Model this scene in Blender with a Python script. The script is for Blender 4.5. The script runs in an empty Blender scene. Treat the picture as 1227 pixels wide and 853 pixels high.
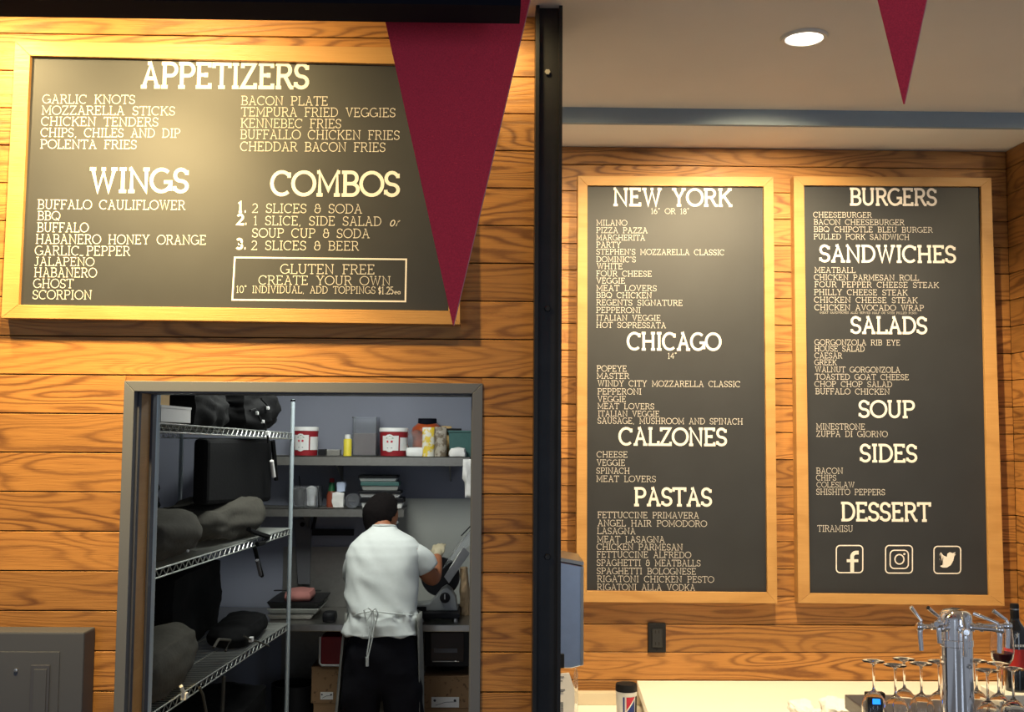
import bpy, bmesh, math, random
from math import sin, cos, pi, radians
from mathutils import Vector, Matrix, noise

S = bpy.context.scene
COL = S.collection
random.seed(7)

# ------------------------------------------------------------------ camera
F, PITCH, ROLL, YAW = 1300.0, 0.0740, 0.00641, 0.0190
CAM = Vector((0, 0, 2.0))
_f = Vector((sin(YAW)*cos(PITCH), cos(YAW)*cos(PITCH), sin(PITCH)))
_r0 = Vector((cos(YAW), -sin(YAW), 0)); _u0 = _r0.cross(_f)
_r = _r0*cos(ROLL)+_u0*sin(ROLL); _u = _u0*cos(ROLL)-_r0*sin(ROLL)
cd = bpy.data.cameras.new('camera'); cam = bpy.data.objects.new('camera', cd); COL.objects.link(cam)
cd.sensor_width = 36; cd.lens = F*36/1227; cd.clip_start = .05
m = Matrix((( _r.x,_u.x,-_f.x,0),(_r.y,_u.y,-_f.y,0),(_r.z,_u.z,-_f.z,2.0),(0,0,0,1)))
cam.matrix_world = m; S.camera = cam

def at(x, y, Y):
    d = _f*F + _r*(x-613.5) - _u*(y-426.5)
    return CAM + d*(Y/d.y)
def atz(x, y, z):
    d = _f*F + _r*(x-613.5) - _u*(y-426.5)
    return CAM + d*((z-2.0)/d.z)

# ------------------------------------------------------------------ world, exposure
w = bpy.data.worlds.new('world'); S.world = w; w.use_nodes = True
bg = w.node_tree.nodes['Background']; bg.inputs[0].default_value = (.84,.90,1,1); bg.inputs[1].default_value = .215
S.view_settings.view_transform = 'Standard'; S.view_settings.look = 'None'
S.view_settings.gamma = 1; S.view_settings.exposure = 0.12; S.view_settings.use_curve_mapping = False

# main planes
Y1 = 3.60                       # front face of the near plank wall
Y2 = 5.06                       # plank wall behind the bar
ZC = at(640, 20, Y1).z          # ceiling
YF = atz(900, 131, ZC).y        # fascia of the dropped soffit
ZS = at(940, 150, YF).z         # underside of the soffit
Y2 = atz(940, 178.5, ZS).y
YB = 6.5                        # kitchen back wall
print('ZC',ZC,'YF',YF,'ZS',ZS,'Y2',Y2)

# ------------------------------------------------------------------ lights
def look(o, tgt): o.rotation_euler = (Vector(tgt)-o.location).to_track_quat('-Z','Y').to_euler()
def spot(name, loc, tgt, power, col, deg, blend=.6, rad=.04):
    l = bpy.data.lights.new(name,'SPOT'); l.energy=power; l.color=col; l.spot_size=radians(deg); l.spot_blend=blend; l.shadow_soft_size=rad
    o = bpy.data.objects.new(name,l); COL.objects.link(o); o.location=loc; look(o,tgt); return o
def area(name, loc, tgt, power, col, sx, sy):
    l = bpy.data.lights.new(name,'AREA'); l.energy=power; l.color=col; l.shape='RECTANGLE'; l.size=sx; l.size_y=sy
    o = bpy.data.objects.new(name,l); COL.objects.link(o); o.location=loc; look(o,tgt); return o
WARM = (1,.73,.32); WARM2 = (1,.78,.45)
# wall washers in the ceiling in front of the near wall
spot('wall_washer', (-1.75, 3.10, ZC-.03), (-1.72, 3.62, 2.7), 80, WARM, 150, 1)
spot('wall_washer', (-1.15, 2.72, ZC-.03), (-1.15, 3.60, 2.6), 175, WARM, 140, 1)
spot('wall_washer', (-1.2, 2.80, ZC-.03), (-1.25, 3.60, 2.1), 230, WARM, 84, .9)
spot('wall_washer', (.02, 3.33, ZC-.03), (.02, 3.6, 3.05), 14, WARM, 120, 1)
# added cool area lights far behind the camera: daylight fill and chrome reflections
area('added_daylight_fill', (3.2,-4,1.6), (1.2,5,1.7), 34, (.70,.83,1), 1.5, 2.8)
area('added_daylight_fill', (-2.6,-4,1.6), (0,5,1.7), 26, (.75,.86,1), 1.5, 2.8)
# downlights in front of the bar wall
spot('bar_downlight', (1.15, 3.75, ZC-.03), (1.15, 5.0, 1.9), 330, WARM2, 104, .6)
spot('bar_downlight', (0.30, 3.75, ZC-.03), (0.45, 5.0, 1.9), 100, WARM2, 100, .6)
spot('bar_downlight', (2.7, 3.75, ZC-.03), (2.3, 5.0, 1.9), 40, WARM2, 100, .6)
# LED strip tucked behind the fascia, shining on the planks
area('led_strip', (1.3, YF+.06, ZS+.03), (1.3, Y2, ZS-.35), 26, WARM, 2.2, .02)
# kitchen ceiling panel
area('kitchen_panel_light', (-.75, 5.25, 2.66), (-.75, 5.3, 0), 21, (.93,.97,.90), .6, .6)

# ------------------------------------------------------------------ helpers
def tag(o, label=None, cat=None, group=None, kind=None):
    if label: o['label']=label
    if cat: o['category']=cat
    if group: o['group']=group
    if kind: o['kind']=kind
    return o
def thing(name, label, cat, loc=(0,0,0), group=None, kind=None):
    o = bpy.data.objects.new(name, None); o.empty_display_size=.05; COL.objects.link(o); o.location = loc
    return tag(o, label, cat, group, kind)
def origin(o):
    p = Vector((0,0,0))
    while o is not None: p += o.location; o = o.parent
    return p
class MB:
    """collects faces in WORLD coordinates, build() links them as one object"""
    def __init__(s): s.v=[]; s.f=[]; s.sm=[]
    def add(s, vs, fs, smooth=False):
        b=len(s.v); s.v += [Vector(v) for v in vs]; s.f += [tuple(b+i for i in f) for f in fs]; s.sm += [smooth]*len(fs); return s
    def box(s, a, b, bev=0):
        x0,y0,z0=[min(a[i],b[i]) for i in range(3)]; x1,y1,z1=[max(a[i],b[i]) for i in range(3)]
        if bev<=0:
            return s.add([(x0,y0,z0),(x1,y0,z0),(x1,y1,z0),(x0,y1,z0),(x0,y0,z1),(x1,y0,z1),(x1,y1,z1),(x0,y1,z1)],
              [(3,2,1,0),(4,5,6,7),(0,1,5,4),(1,2,6,5),(2,3,7,6),(3,0,4,7)])
        bm=bmesh.new(); bmesh.ops.create_cube(bm,size=1)
        for v in bm.verts: v.co=Vector(((x0+x1)/2+v.co.x*(x1-x0),(y0+y1)/2+v.co.y*(y1-y0),(z0+z1)/2+v.co.z*(z1-z0)))
        bev=min(bev,.45*min(x1-x0,y1-y0,z1-z0))
        bmesh.ops.bevel(bm,geom=bm.edges[:]+bm.verts[:],offset=bev,segments=2,affect='EDGES',profile=.6)
        return s.bm(bm, False)
    def bm(s, bm, smooth=True):
        bm.verts.index_update(); s.add([v.co.copy() for v in bm.verts],[[v.index for v in f.verts] for f in bm.faces],smooth); bm.free(); return s
    def hexa(s, q0, q1):
        """two quads (4 points each, same winding) joined"""
        return s.add(list(q0)+list(q1),[(0,1,2,3),(7,6,5,4),(0,4,5,1),(1,5,6,2),(2,6,7,3),(3,7,4,0)])
    def tube(s, pts, r, n=8, caps=True, closed=False):
        pts=[Vector(p) for p in pts]; N=len(pts); rs = r if isinstance(r,(list,tuple)) else [r]*N
        vs=[]; fs=[]; up=None
        for i,p in enumerate(pts):
            if closed: t=(pts[(i+1)%N]-pts[i-1])
            else: t=(pts[min(i+1,N-1)]-pts[max(i-1,0)])
            t.normalize()
            if up is None:
                up = Vector((0,0,1)) if abs(t.z)<.9 else Vector((0,1,0))
            up=(up-t*up.dot(t)); 
            if up.length<1e-6: up=Vector((1,0,0))-t*t.x
            up.normalize(); sd=t.cross(up)
            for k in range(n):
                a=2*pi*k/n; vs.append(p+(up*cos(a)+sd*sin(a))*rs[i])
        M = N if closed else N-1
        for i in range(M):
            for k in range(n):
                j=(i+1)%N
                fs.append((i*n+k,i*n+(k+1)%n,j*n+(k+1)%n,j*n+k))
        if caps and not closed:
            fs.append(tuple(range(n))[::-1]); fs.append(tuple((N-1)*n+k for k in range(n)))
        return s.add(vs,fs,True)
    def lathe(s, prof, c, n=28, axis='z', squash=1.0, smooth=True):
        """prof: list of (radius, height)"""
        vs=[]; fs=[]; c=Vector(c); P=len(prof)
        for (r,h) in prof:
            for k in range(n):
                a=2*pi*k/n
                if axis=='z': vs.append(c+Vector((r*cos(a),r*sin(a)*squash,h)))
                elif axis=='y': vs.append(c+Vector((r*cos(a),h,r*sin(a)*squash)))
                else: vs.append(c+Vector((h,r*cos(a),r*sin(a)*squash)))
        for i in range(P-1):
            for k in range(n):
                if axis=='z': fs.append((i*n+k,i*n+(k+1)%n,(i+1)*n+(k+1)%n,(i+1)*n+k))
                else: fs.append((i*n+k,(i+1)*n+k,(i+1)*n+(k+1)%n,i*n+(k+1)%n))
        if prof[0][0]>1e-5: fs.append(tuple(k for k in range(n))[::-1])
        if prof[-1][0]>1e-5: fs.append(tuple((P-1)*n+k for k in range(n)))
        return s.add(vs,fs,smooth)
    def build(s, name, mat, parent=None, o=None, bev=0, sub=0):
        org = origin(parent) if parent is not None else Vector(o or (0,0,0))
        me=bpy.data.meshes.new(name); me.from_pydata([v-org for v in s.v],[],s.f)
        if mat: me.materials.append(mat)
        me.polygons.foreach_set('use_smooth', s.sm)
        me.validate(); me.update()
        if any(s.sm): me.set_sharp_from_angle(angle=radians(50))
        ob=bpy.data.objects.new(name,me); COL.objects.link(ob)
        if parent is not None: ob.parent=parent
        else: ob.location=org
        if bev:
            b=ob.modifiers.new('bevel','BEVEL'); b.width=bev; b.segments=2; b.limit_method='ANGLE'
        if sub:
            b=ob.modifiers.new('subsurf','SUBSURF'); b.levels=sub; b.render_levels=sub
        return ob
def center(mb):
    xs=[v.x for v in mb.v]; ys=[v.y for v in mb.v]; zs=[v.z for v in mb.v]
    return ((min(xs)+max(xs))/2,(min(ys)+max(ys))/2,min(zs))
def solo(mb, name, mat, label, cat, group=None, **k):
    o=mb.build(name,mat,None,center(mb),**k); return tag(o,label,cat,group)

# ------------------------------------------------------------------ materials
def mat(name, col, rough=.6, metal=0, spec=.5, **k):
    m=bpy.data.materials.new(name); m.use_nodes=True; nt=m.node_tree; b=nt.nodes['Principled BSDF']
    b.inputs['Base Color'].default_value=(*col,1); b.inputs['Roughness'].default_value=rough; b.inputs['Metallic'].default_value=metal
    b.inputs['Specular IOR Level'].default_value=spec
    var=k.get('var',.12); sc=k.get('scale',30)
    if var>0:
        tc=nt.nodes.new('ShaderNodeTexCoord'); nz=nt.nodes.new('ShaderNodeTexNoise'); nz.inputs['Scale'].default_value=sc; nz.inputs['Detail'].default_value=4
        mx=nt.nodes.new('ShaderNodeMix'); mx.data_type='RGBA'; mx.blend_type='MIX'
        mx.inputs[6].default_value=(*[c*(1-var) for c in col],1); mx.inputs[7].default_value=(*[min(1,c*(1+var)) for c in col],1)
        nt.links.new(tc.outputs['Object'],nz.inputs['Vector']); nt.links.new(nz.outputs['Fac'],mx.inputs[0]); nt.links.new(mx.outputs[2],b.inputs['Base Color'])
        if k.get('bump',0):
            bp=nt.nodes.new('ShaderNodeBump'); bp.inputs['Strength'].default_value=k['bump']; bp.inputs['Distance'].default_value=.003
            nt.links.new(nz.outputs['Fac'],bp.inputs['Height']); nt.links.new(bp.outputs[0],b.inputs['Normal'])
    if 'emit' in k: b.inputs['Emission Color'].default_value=(*k['emit'],1); b.inputs['Emission Strength'].default_value=k.get('es',1)
    if 'trans' in k: b.inputs['Transmission Weight'].default_value=k['trans']; b.inputs['IOR'].default_value=k.get('ior',1.45)
    if 'coat' in k: b.inputs['Coat Weight'].default_value=k['coat']; b.inputs['Coat Roughness'].default_value=.1
    return m

def oak(name, light, mid, dark, zs=7.0, rings=9.0, vary=.35, rough=.45, lines=.8):
    m=bpy.data.materials.new(name); m.use_nodes=True; nt=m.node_tree; N=nt.nodes; L=nt.links; b=N['Principled BSDF']
    def nd(t,**k):
        n=N.new(t)
        for a,v in k.items(): setattr(n,a,v)
        return n
    def math_(op,a,b_=None,clamp=False):
        n=nd('ShaderNodeMath',operation=op,use_clamp=clamp)
        for i,x in enumerate((a,b_)):
            if x is None: continue
            if isinstance(x,(int,float)): n.inputs[i].default_value=x
            else: L.new(x,n.inputs[i])
        return n.outputs[0]
    tc=nd('ShaderNodeTexCoord'); oi=nd('ShaderNodeObjectInfo')
    add=nd('ShaderNodeVectorMath',operation='ADD'); cmb=nd('ShaderNodeCombineXYZ')
    L.new(math_('MULTIPLY',oi.outputs['Random'],57.0),cmb.inputs[0]); L.new(math_('MULTIPLY',oi.outputs['Random'],31.0),cmb.inputs[1]); L.new(math_('MULTIPLY',oi.outputs['Random'],11.0),cmb.inputs[2])
    L.new(tc.outputs['Object'],add.inputs[0]); L.new(cmb.outputs[0],add.inputs[1])
    def noise_(sx,sy,sz,detail=2,rough_=.5,dist=0):
        mp=nd('ShaderNodeMapping'); mp.inputs['Scale'].default_value=(sx,sy,sz); L.new(add.outputs[0],mp.inputs[0])
        n=nd('ShaderNodeTexNoise'); n.inputs['Scale'].default_value=1; n.inputs['Detail'].default_value=detail; n.inputs['Roughness'].default_value=rough_; n.inputs['Distortion'].default_value=dist
        L.new(mp.outputs[0],n.inputs['Vector']); return n.outputs['Fac']
    base=noise_(1.25,1.25,zs,1.0,.4,.25)
    wob=noise_(16,16,70,3,.65)
    ph=math_('ADD',math_('MULTIPLY',base,rings*6.283*1.6),math_('MULTIPLY',wob,2.2))
    sn=math_('MULTIPLY_ADD',math_('SINE',ph),.5); N[-1].inputs[2].default_value=.5
    ln=math_('POWER',sn,2.6)
    pore=noise_(9,9,420,2,.6)
    pr=nd('ShaderNodeMapRange'); L.new(pore,pr.inputs[0]); pr.inputs[1].default_value=.48; pr.inputs[2].default_value=.68
    fibre=noise_(3,3,110,3,.6)
    # colour
    m1=nd('ShaderNodeMix',data_type='RGBA'); m1.inputs[6].default_value=(*light,1); m1.inputs[7].default_value=(*mid,1); L.new(fibre,m1.inputs[0])
    m2=nd('ShaderNodeMix',data_type='RGBA'); L.new(m1.outputs[2],m2.inputs[6]); m2.inputs[7].default_value=(*dark,1)
    msk=noise_(1.1,1.1,9,2)
    mr=nd('ShaderNodeMapRange'); L.new(msk,mr.inputs[0]); mr.inputs[1].default_value=.3; mr.inputs[2].default_value=.62; mr.inputs[3].default_value=.25; mr.inputs[4].default_value=1
    f2=math_('MULTIPLY',math_('MULTIPLY',ln,lines),mr.outputs[0])
    L.new(f2,m2.inputs[0])
    m3=nd('ShaderNodeMix',data_type='RGBA'); L.new(m2.outputs[2],m3.inputs[6]); m3.inputs[7].default_value=(*dark,1)
    L.new(math_('MULTIPLY',pr.outputs[0],.35*lines),m3.inputs[0])
    hs=nd('ShaderNodeHueSaturation'); L.new(m3.outputs[2],hs.inputs['Color'])
    wn=nd('ShaderNodeTexWhiteNoise',noise_dimensions='1D'); L.new(oi.outputs['Random'],wn.inputs['W'])
    L.new(math_('MULTIPLY_ADD',wn.outputs['Value'],vary),hs.inputs['Value']); N[-1].inputs[2].default_value=1-vary/2
    L.new(hs.outputs[0],b.inputs['Base Color'])
    b.inputs['Roughness'].default_value=rough; b.inputs['Specular IOR Level'].default_value=.35
    bp=nd('ShaderNodeBump'); bp.inputs['Strength'].default_value=.35; bp.inputs['Distance'].default_value=.0015; bp.invert=True
    L.new(math_('ADD',math_('MULTIPLY',pr.outputs[0],.6),f2),bp.inputs['Height']); L.new(bp.outputs[0],b.inputs['Normal'])
    return m

M={}
M['oak']=oak('oak_plank',(.47,.225,.060),(.31,.132,.035),(.120,.043,.013),zs=9.5,rings=8.5,lines=.84)
M['frame']=oak('maple_frame',(.52,.29,.10),(.43,.23,.075),(.33,.16,.045),zs=3,rings=4,vary=.08,lines=.45)
M['gap']=mat('gap_black',(.012,.008,.006),.9)
M['board']=mat('chalkboard_black',(.021,.023,.028),.55,spec=.42,scale=6,var=.25)
M['chalk']=mat('chalk_white',(.74,.69,.66),.8,scale=260,var=.22)
M['chalk_thin']=mat('chalk_thin',(.56,.53,.50),.8,scale=300,var=.35)
M['ceiling']=mat('painted_ceiling',(.66,.61,.57),.9,scale=3,var=.04,spec=.1)
M['soffit']=mat('painted_soffit',(.82,.78,.72),.85,scale=3,var=.03,spec=.1)
M['fascia']=mat('daylight_tinted_fascia',(.24,.30,.36),.7,var=.04)  # cool tint of the daylight on its face put into the base colour
M['plaster']=mat('kitchen_plaster',(.26,.275,.34),.75,scale=4,var=.08)
M['panel']=mat('kitchen_wall_panel',(.42,.43,.40),.45,scale=5,var=.08)
M['floor']=mat('quarry_tile',(.26,.24,.22),.3)
M['navy']=mat('navy_black',(.005,.006,.012),.8,spec=.1,var=.05)
M['pillar']=mat('dark_steel',(.022,.023,.027),.42,.6,scale=14,var=.35)
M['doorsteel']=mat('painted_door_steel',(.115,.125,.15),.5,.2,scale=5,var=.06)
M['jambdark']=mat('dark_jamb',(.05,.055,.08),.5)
M['cabinet']=mat('grey_cabinet',(.055,.062,.085),.55,scale=8,var=.06)
M['felt']=mat('crimson_felt',(.74,.055,.10),.95,scale=320,var=.28,bump=.5,spec=.1)
M['feltedge']=mat('cut_felt_edge',(.62,.25,.28),.95)
M['chrome']=mat('chrome',(.95,.96,1.0),.08,1,var=0)
M['chromewire']=mat('chrome_wire',(.62,.64,.60),.3,.75,var=0)
M['post']=mat('zinc_post',(.66,.76,.80),.35,.3,var=0)
M['steel']=mat('stainless',(.42,.41,.39),.32,1,scale=60,var=.12)
M['steeldark']=mat('stainless_dull',(.30,.29,.27),.45,.8,scale=40,var=.15)
M['white']=mat('white_plastic',(.80,.80,.78),.5,var=.03)
M['paper']=mat('white_paper',(.85,.83,.80),.8,var=.05,scale=20)
M['card']=mat('cardboard',(.30,.175,.085),.85,scale=25,var=.12)
M['tan']=mat('tan_card',(.62,.40,.16),.8)
M['black']=mat('black_plastic',(.008,.008,.010),.5,spec=.25,var=.05)
M['blacknylon']=mat('black_nylon',(.007,.007,.0075),.85,spec=.15,scale=60,var=.3,bump=.3)
M['greynylon']=mat('grey_nylon',(.075,.070,.058),.9,spec=.15,scale=60,var=.25,bump=.4)
M['red']=mat('red_plastic',(.30,.010,.018),.5,var=.05)
M['yellow']=mat('yellow_plastic',(.75,.62,.05),.5,var=.08)
M['green']=mat('green_plastic',(.02,.20,.07),.4)
M['teal']=mat('teal_tub',(.05,.13,.12),.45)
M['orange']=mat('orange_sauce',(.42,.07,.012),.3,coat=.5)
M['brownfood']=mat('brown_contents',(.11,.075,.07),.5,scale=60,var=.3)
M['pinkcloth']=mat('pink_cloth',(.40,.16,.14),.9)
M['skin']=mat('skin',(.36,.13,.055),.55,scale=30,var=.10)
M['hair']=mat('black_hair',(.006,.004,.004),.9,spec=.15,scale=200,var=.3,bump=.8)
M['shirt']=mat('white_cotton',(.72,.75,.72),.9,scale=40,var=.04,bump=.15)
M['pants']=mat('black_trousers',(.012,.012,.017),.9,spec=.2,scale=40,var=.2)
M['apron']=mat('pale_apron',(.30,.30,.27),.9,scale=30,var=.12)
M['glove']=mat('latex_glove',(.52,.45,.30),.55)
M['glass']=mat('clear_glass',(1,1,1),.01,trans=1,ior=1.35,var=0)
M['clearplastic']=mat('cloudy_plastic',(.90,.92,.95),.12,trans=.93,ior=1.1,var=0)
M['wine']=mat('red_wine',(.08,.004,.008),.1,var=0)
M['winebottle']=mat('wine_bottle_glass',(.008,.009,.012),.12,coat=.8,var=0)
M['counter']=mat('cream_counter',(.88,.87,.82),.35,scale=4,var=.02)
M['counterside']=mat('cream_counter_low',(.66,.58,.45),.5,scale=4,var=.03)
M['lamp']=mat('lamp_diffuser',(1,1,1),.5,var=0,emit=(1,.97,.90),es=6)
M['lampring']=mat('lamp_ring',(.60,.56,.50),.5,var=0)
M['bluelcd']=mat('blue_display',(0,.02,.1),.3,var=0,emit=(.01,.22,1),es=2.2)
M['bluetext']=mat('blue_print',(.015,.04,.24),.4,var=0)
M['redtext']=mat('red_print',(.55,.02,.05),.5,var=0)
M['greytext']=mat('grey_print',(.12,.12,.13),.6,var=0)
M['darkledge']=mat('speckled_dark_stone',(.05,.055,.075),.3,scale=120,var=.7)

# ------------------------------------------------------------------ stroke lettering (slab serif capitals)
def arc(cx,cy,rx,ry,a0,a1,n=10):
    return [(cx+rx*cos(radians(a0+(a1-a0)*i/n)), cy+ry*sin(radians(a0+(a1-a0)*i/n))) for i in range(n+1)]
def sf(x,y,h=.13): return [(x-h,y),(x+h,y)]
G={}
def g(ch,w,*st): G[ch]=(w,st)
g('A',.86,[(.13,0),(.43,1),(.73,0)],[(.25,.36),(.61,.36)],sf(.13,0),sf(.73,0),[(.28,1),(.43,1)])
g('B',.74,[(.14,0),(.14,1)],[(.0,1),(.4,1)]+arc(.4,.75,.24,.25,90,-90)[1:]+[(.14,.5)],[(.4,.5)]+arc(.42,.25,.27,.25,90,-90)+[(.0,0)])
g('C',.84,arc(.44,.5,.42,.5,48,312,16),[(.75,.98),(.75,.74)])
g('D',.86,[(.14,0),(.14,1)],[(0,1),(.36,1)]+arc(.36,.5,.44,.5,90,-90,14)[1:]+[(0,0)])
g('E',.72,[(.14,0),(.14,1)],[(0,1),(.62,1),(.62,.84)],[(.14,.52),(.46,.52)],[(.46,.42),(.46,.62)],[(0,0),(.64,0),(.64,.17)])
g('F',.68,[(.14,0),(.14,1)],[(0,1),(.62,1),(.62,.84)],[(.14,.52),(.46,.52)],[(.46,.42),(.46,.62)],[(0,0),(.3,0)])
g('G',.90,arc(.45,.5,.43,.5,48,340,17)+[(.84,.42)],[(.56,.43),(.92,.43)],[(.84,.43),(.84,.04)])
g('H',.90,[(.14,0),(.14,1)],[(.74,0),(.74,1)],[(.14,.5),(.74,.5)],sf(.14,0),sf(.14,1),sf(.74,0),sf(.74,1))
g('I',.36,[(.18,0),(.18,1)],sf(.18,0,.15),sf(.18,1,.15))
g('J',.55,[(.38,1)]+arc(.2,.2,.18,.2,0,-150,8),sf(.36,1,.16))
g('K',.84,[(.14,0),(.14,1)],[(.72,1),(.14,.42)],[(.34,.6),(.74,0)],sf(.14,0),sf(.14,1),sf(.7,1,.12),sf(.74,0,.11))
g('L',.68,[(.14,0),(.14,1)],[(0,0),(.64,0),(.64,.22)],sf(.14,1))
g('M',1.02,[(.14,0),(.14,1),(.51,.22),(.88,1),(.88,0)],sf(.14,0),sf(.88,0),[(.02,1),(.16,1)],[(.86,1),(1.0,1)])
g('N',.90,[(.14,0),(.14,1),(.76,0),(.76,1)],sf(.14,0),sf(.76,1),[(.02,1),(.16,1)])
g('O',.96,arc(.48,.5,.46,.5,0,360,22))
g('P',.72,[(.14,0),(.14,1)],[(0,1),(.42,1)]+arc(.42,.74,.25,.26,90,-90)[1:]+[(.14,.48)],sf(.14,0,.15))
g('Q',.96,arc(.48,.5,.46,.5,0,360,22),[(.5,.26),(.86,-.06)])
g('R',.80,[(.14,0),(.14,1)],[(0,1),(.42,1)]+arc(.42,.75,.24,.25,90,-90)[1:]+[(.14,.5)],[(.42,.5),(.70,0)],sf(.14,0),[(.66,0),(.82,0)])
g('S',.66,[(.57,.96),(.57,.76)],arc(.32,.74,.25,.26,30,270,12)[0:]+arc(.32,.24,.27,.24,90,-150,12)[1:],[(.06,.24),(.06,.03)])
g('T',.78,[(.39,0),(.39,1)],[(.03,.82),(.03,1),(.75,1),(.75,.82)],sf(.39,0,.15))
g('U',.86,[(.14,1),(.14,.3)]+arc(.42,.3,.28,.3,180,360,12)[1:]+[(.70,1)],sf(.14,1),sf(.70,1))
g('V',.86,[(.13,1),(.43,0),(.73,1)],sf(.13,1),sf(.73,1))
g('W',1.18,[(.13,1),(.36,0),(.59,.9),(.82,0),(1.05,1)],sf(.13,1),sf(1.05,1),sf(.59,1,.09))
g('X',.80,[(.12,0),(.68,1)],[(.12,1),(.68,0)],sf(.12,0),sf(.68,0),sf(.12,1),sf(.68,1))
g('Y',.84,[(.13,1),(.42,.45),(.71,1)],[(.42,.45),(.42,0)],sf(.13,1),sf(.71,1),sf(.42,0))
g('Z',.74,[(.08,.82),(.08,1),(.64,1),(.06,0),(.66,0),(.66,.18)])
g('0',.66,arc(.33,.5,.28,.5,0,360,18)); g('1',.42,[(.06,.84),(.22,1),(.22,0)],sf(.22,0,.14))
g('2',.64,arc(.31,.72,.25,.28,160,-30,9)+[(.05,0),(.58,0),(.58,.12)])
g('3',.62,arc(.29,.75,.23,.25,150,-90,10)+arc(.29,.26,.26,.26,90,-150,10))
g('4',.64,[(.46,0),(.46,1),(.04,.3),(.62,.3)]); g('5',.62,[(.54,1),(.12,1),(.1,.56)]+arc(.29,.3,.26,.3,110,-150,10))
g('6',.62,arc(.30,.28,.25,.28,0,360,14),arc(.62,.3,.57,.7,178,112,6)); g('8',.62,arc(.30,.75,.21,.25,0,360,12),arc(.30,.26,.26,.26,0,360,14))
g('&',.66,[(.60,.62),(.60,.3)]+arc(.32,.28,.28,.28,0,-250,12),arc(.32,.76,.2,.24,-20,-120+360,10),[(.30,.53),(.66,.53)])
g(',',.3,[(.16,.06),(.1,-.16)]); g('.',.3,[(.1,.04),(.2,.04)]); g("'",.25,[(.12,1.05),(.12,.78)]); g('"',.4,[(.12,1.1),(.12,.85)],[(.26,1.1),(.26,.85)])
g('(',.35,arc(.45,.4,.35,.65,140,220,6)); g(')',.35,arc(-.1,.4,.35,.65,40,-40,6))
g('$',.6,[(.5,.8)]+arc(.3,.7,.2,.2,30,270,8)+arc(.3,.3,.2,.2,90,-150,8),[(.3,1.1),(.3,-.1)])
G['Ñ']=(G['N'][0],G['N'][1]+([(.25,1.2),(.38,1.3),(.52,1.2),(.65,1.3)],))
g('o',.62,arc(.3,.33,.25,.33,0,360,12)); g('r',.5,[(.15,0),(.2,.64),(.18,.4),(.4,.64)])
g('e',.6,[(.06,.34),(.54,.34)]+arc(.3,.33,.25,.33,0,300,10)[0:]); g('a',.6,arc(.28,.32,.24,.32,0,360,12),[(.52,.64),(.52,0)])

def strokes(mb, pts, th, put):
    n=len(pts)
    if n<2: return
    P=[Vector((p[0],p[1])) for p in pts]; L_=[];R_=[]
    for i in range(n):
        a=(P[i]-P[i-1]) if i>0 else None; b=(P[i+1]-P[i]) if i<n-1 else None
        if a is not None and a.length<1e-6: a=None
        if b is not None and b.length<1e-6: b=None
        if a is None and b is None: return
        if i==0 and (P[0]-P[-1]).length<1e-4: a=P[-1]-P[-2]
        if i==n-1 and (P[0]-P[-1]).length<1e-4: b=P[1]-P[0]
        na=Vector((-a.y,a.x)).normalized() if a is not None else None; nb=Vector((-b.y,b.x)).normalized() if b is not None else None
        if na is None: nn=nb;k=1
        elif nb is None: nn=na;k=1
        else:
            nn=(na+nb)
            if nn.length<1e-4: nn=na;k=1
            else: nn.normalize(); k=min(1.9,1/max(.2,nn.dot(na)))
        L_.append(P[i]+nn*th/2*k); R_.append(P[i]-nn*th/2*k)
    vs=[put(p) for p in L_]+[put(p) for p in R_]
    mb.add(vs,[(i,n+i,n+i+1,i+1) for i in range(n-1)])

def text_mesh(txt, p0, p1, h, th, nrm=(0,-.0012,0), space=.75, gap=.13, slant=0, split=False):
    """txt from p0 to p1 (world points on the baseline), cap height h"""
    p0=Vector(p0);p1=Vector(p1); x=0; items=[]
    for ch in txt:
        if ch==' ': x+=space; continue
        wd,st=G[ch]; items.append((x,st)); x+=wd+gap
    tot=x-gap; ax=(p1-p0)/tot; up=Vector((0,0,1))*h; nrm=Vector(nrm); asp=ax.length/h
    mb=MB(); out=[]; si=0
    for x0,st in items:
        if split: mb=MB(); out.append(mb)
        for s in st:
            # work in real aspect so the stroke width stays even
            pts=[((x0+px+slant*py)*asp,py) for px,py in s]
            si+=1; nq=nrm*(1+.03*(si%9)); strokes(mb,pts,th,lambda q: p0+ax*(q.x/asp)+up*q.y+nq)
    # thin backs so lettering has body: extrude by duplicating is not needed for paint; keep one skin
    return out if split else mb

# ================================================================== SETTING
XPL = at(641,400,Y1).x        # pillar left / end of the near wall
XPR = at(671,400,Y1-.08).x    # pillar right
XL = -3.3
SP1 = .03553*Y1; SP2=.02496*Y2
Z0L = 2.0+.37355*Y1; Z0R = 2.0+.25467*Y2
# door opening
dxl, dzt = at(149.6,456,Y1).x, at(300,457.5,Y1).z
dxr = at(578.5,460,Y1).x
FW=.034
oxl, oxr, ozt = dxl+FW, dxr-FW, dzt-FW
WT=.19                         # near wall thickness
def struct(mb,name,m,**k): return tag(mb.build(name,m,None,center(mb),**k),kind='structure')

struct(MB().box((XL,-4.2,-.1),(5,YB+.3,0)),'floor',M['floor'])
# ceiling of the room (in front of the fascia), kitchen ceiling
struct(MB().box((XL,-.2,ZC),(5,YF,ZC+.1)),'ceiling',M['ceiling'])
b=MB().box((XPL,YF,ZS),(5,YF+.025,ZC+.1))
struct(b,'trim_1',M['fascia'])
struct(MB().box((XPL,YF+.025,ZS+.002),(5,Y2+.2,ZS+.1)),'ceiling_soffit',M['soffit'])
struct(MB().box((-2.5,Y1+WT,2.72),(XPL,YB+.2,2.8)),'ceiling_kitchen',M['ceiling'])

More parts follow.
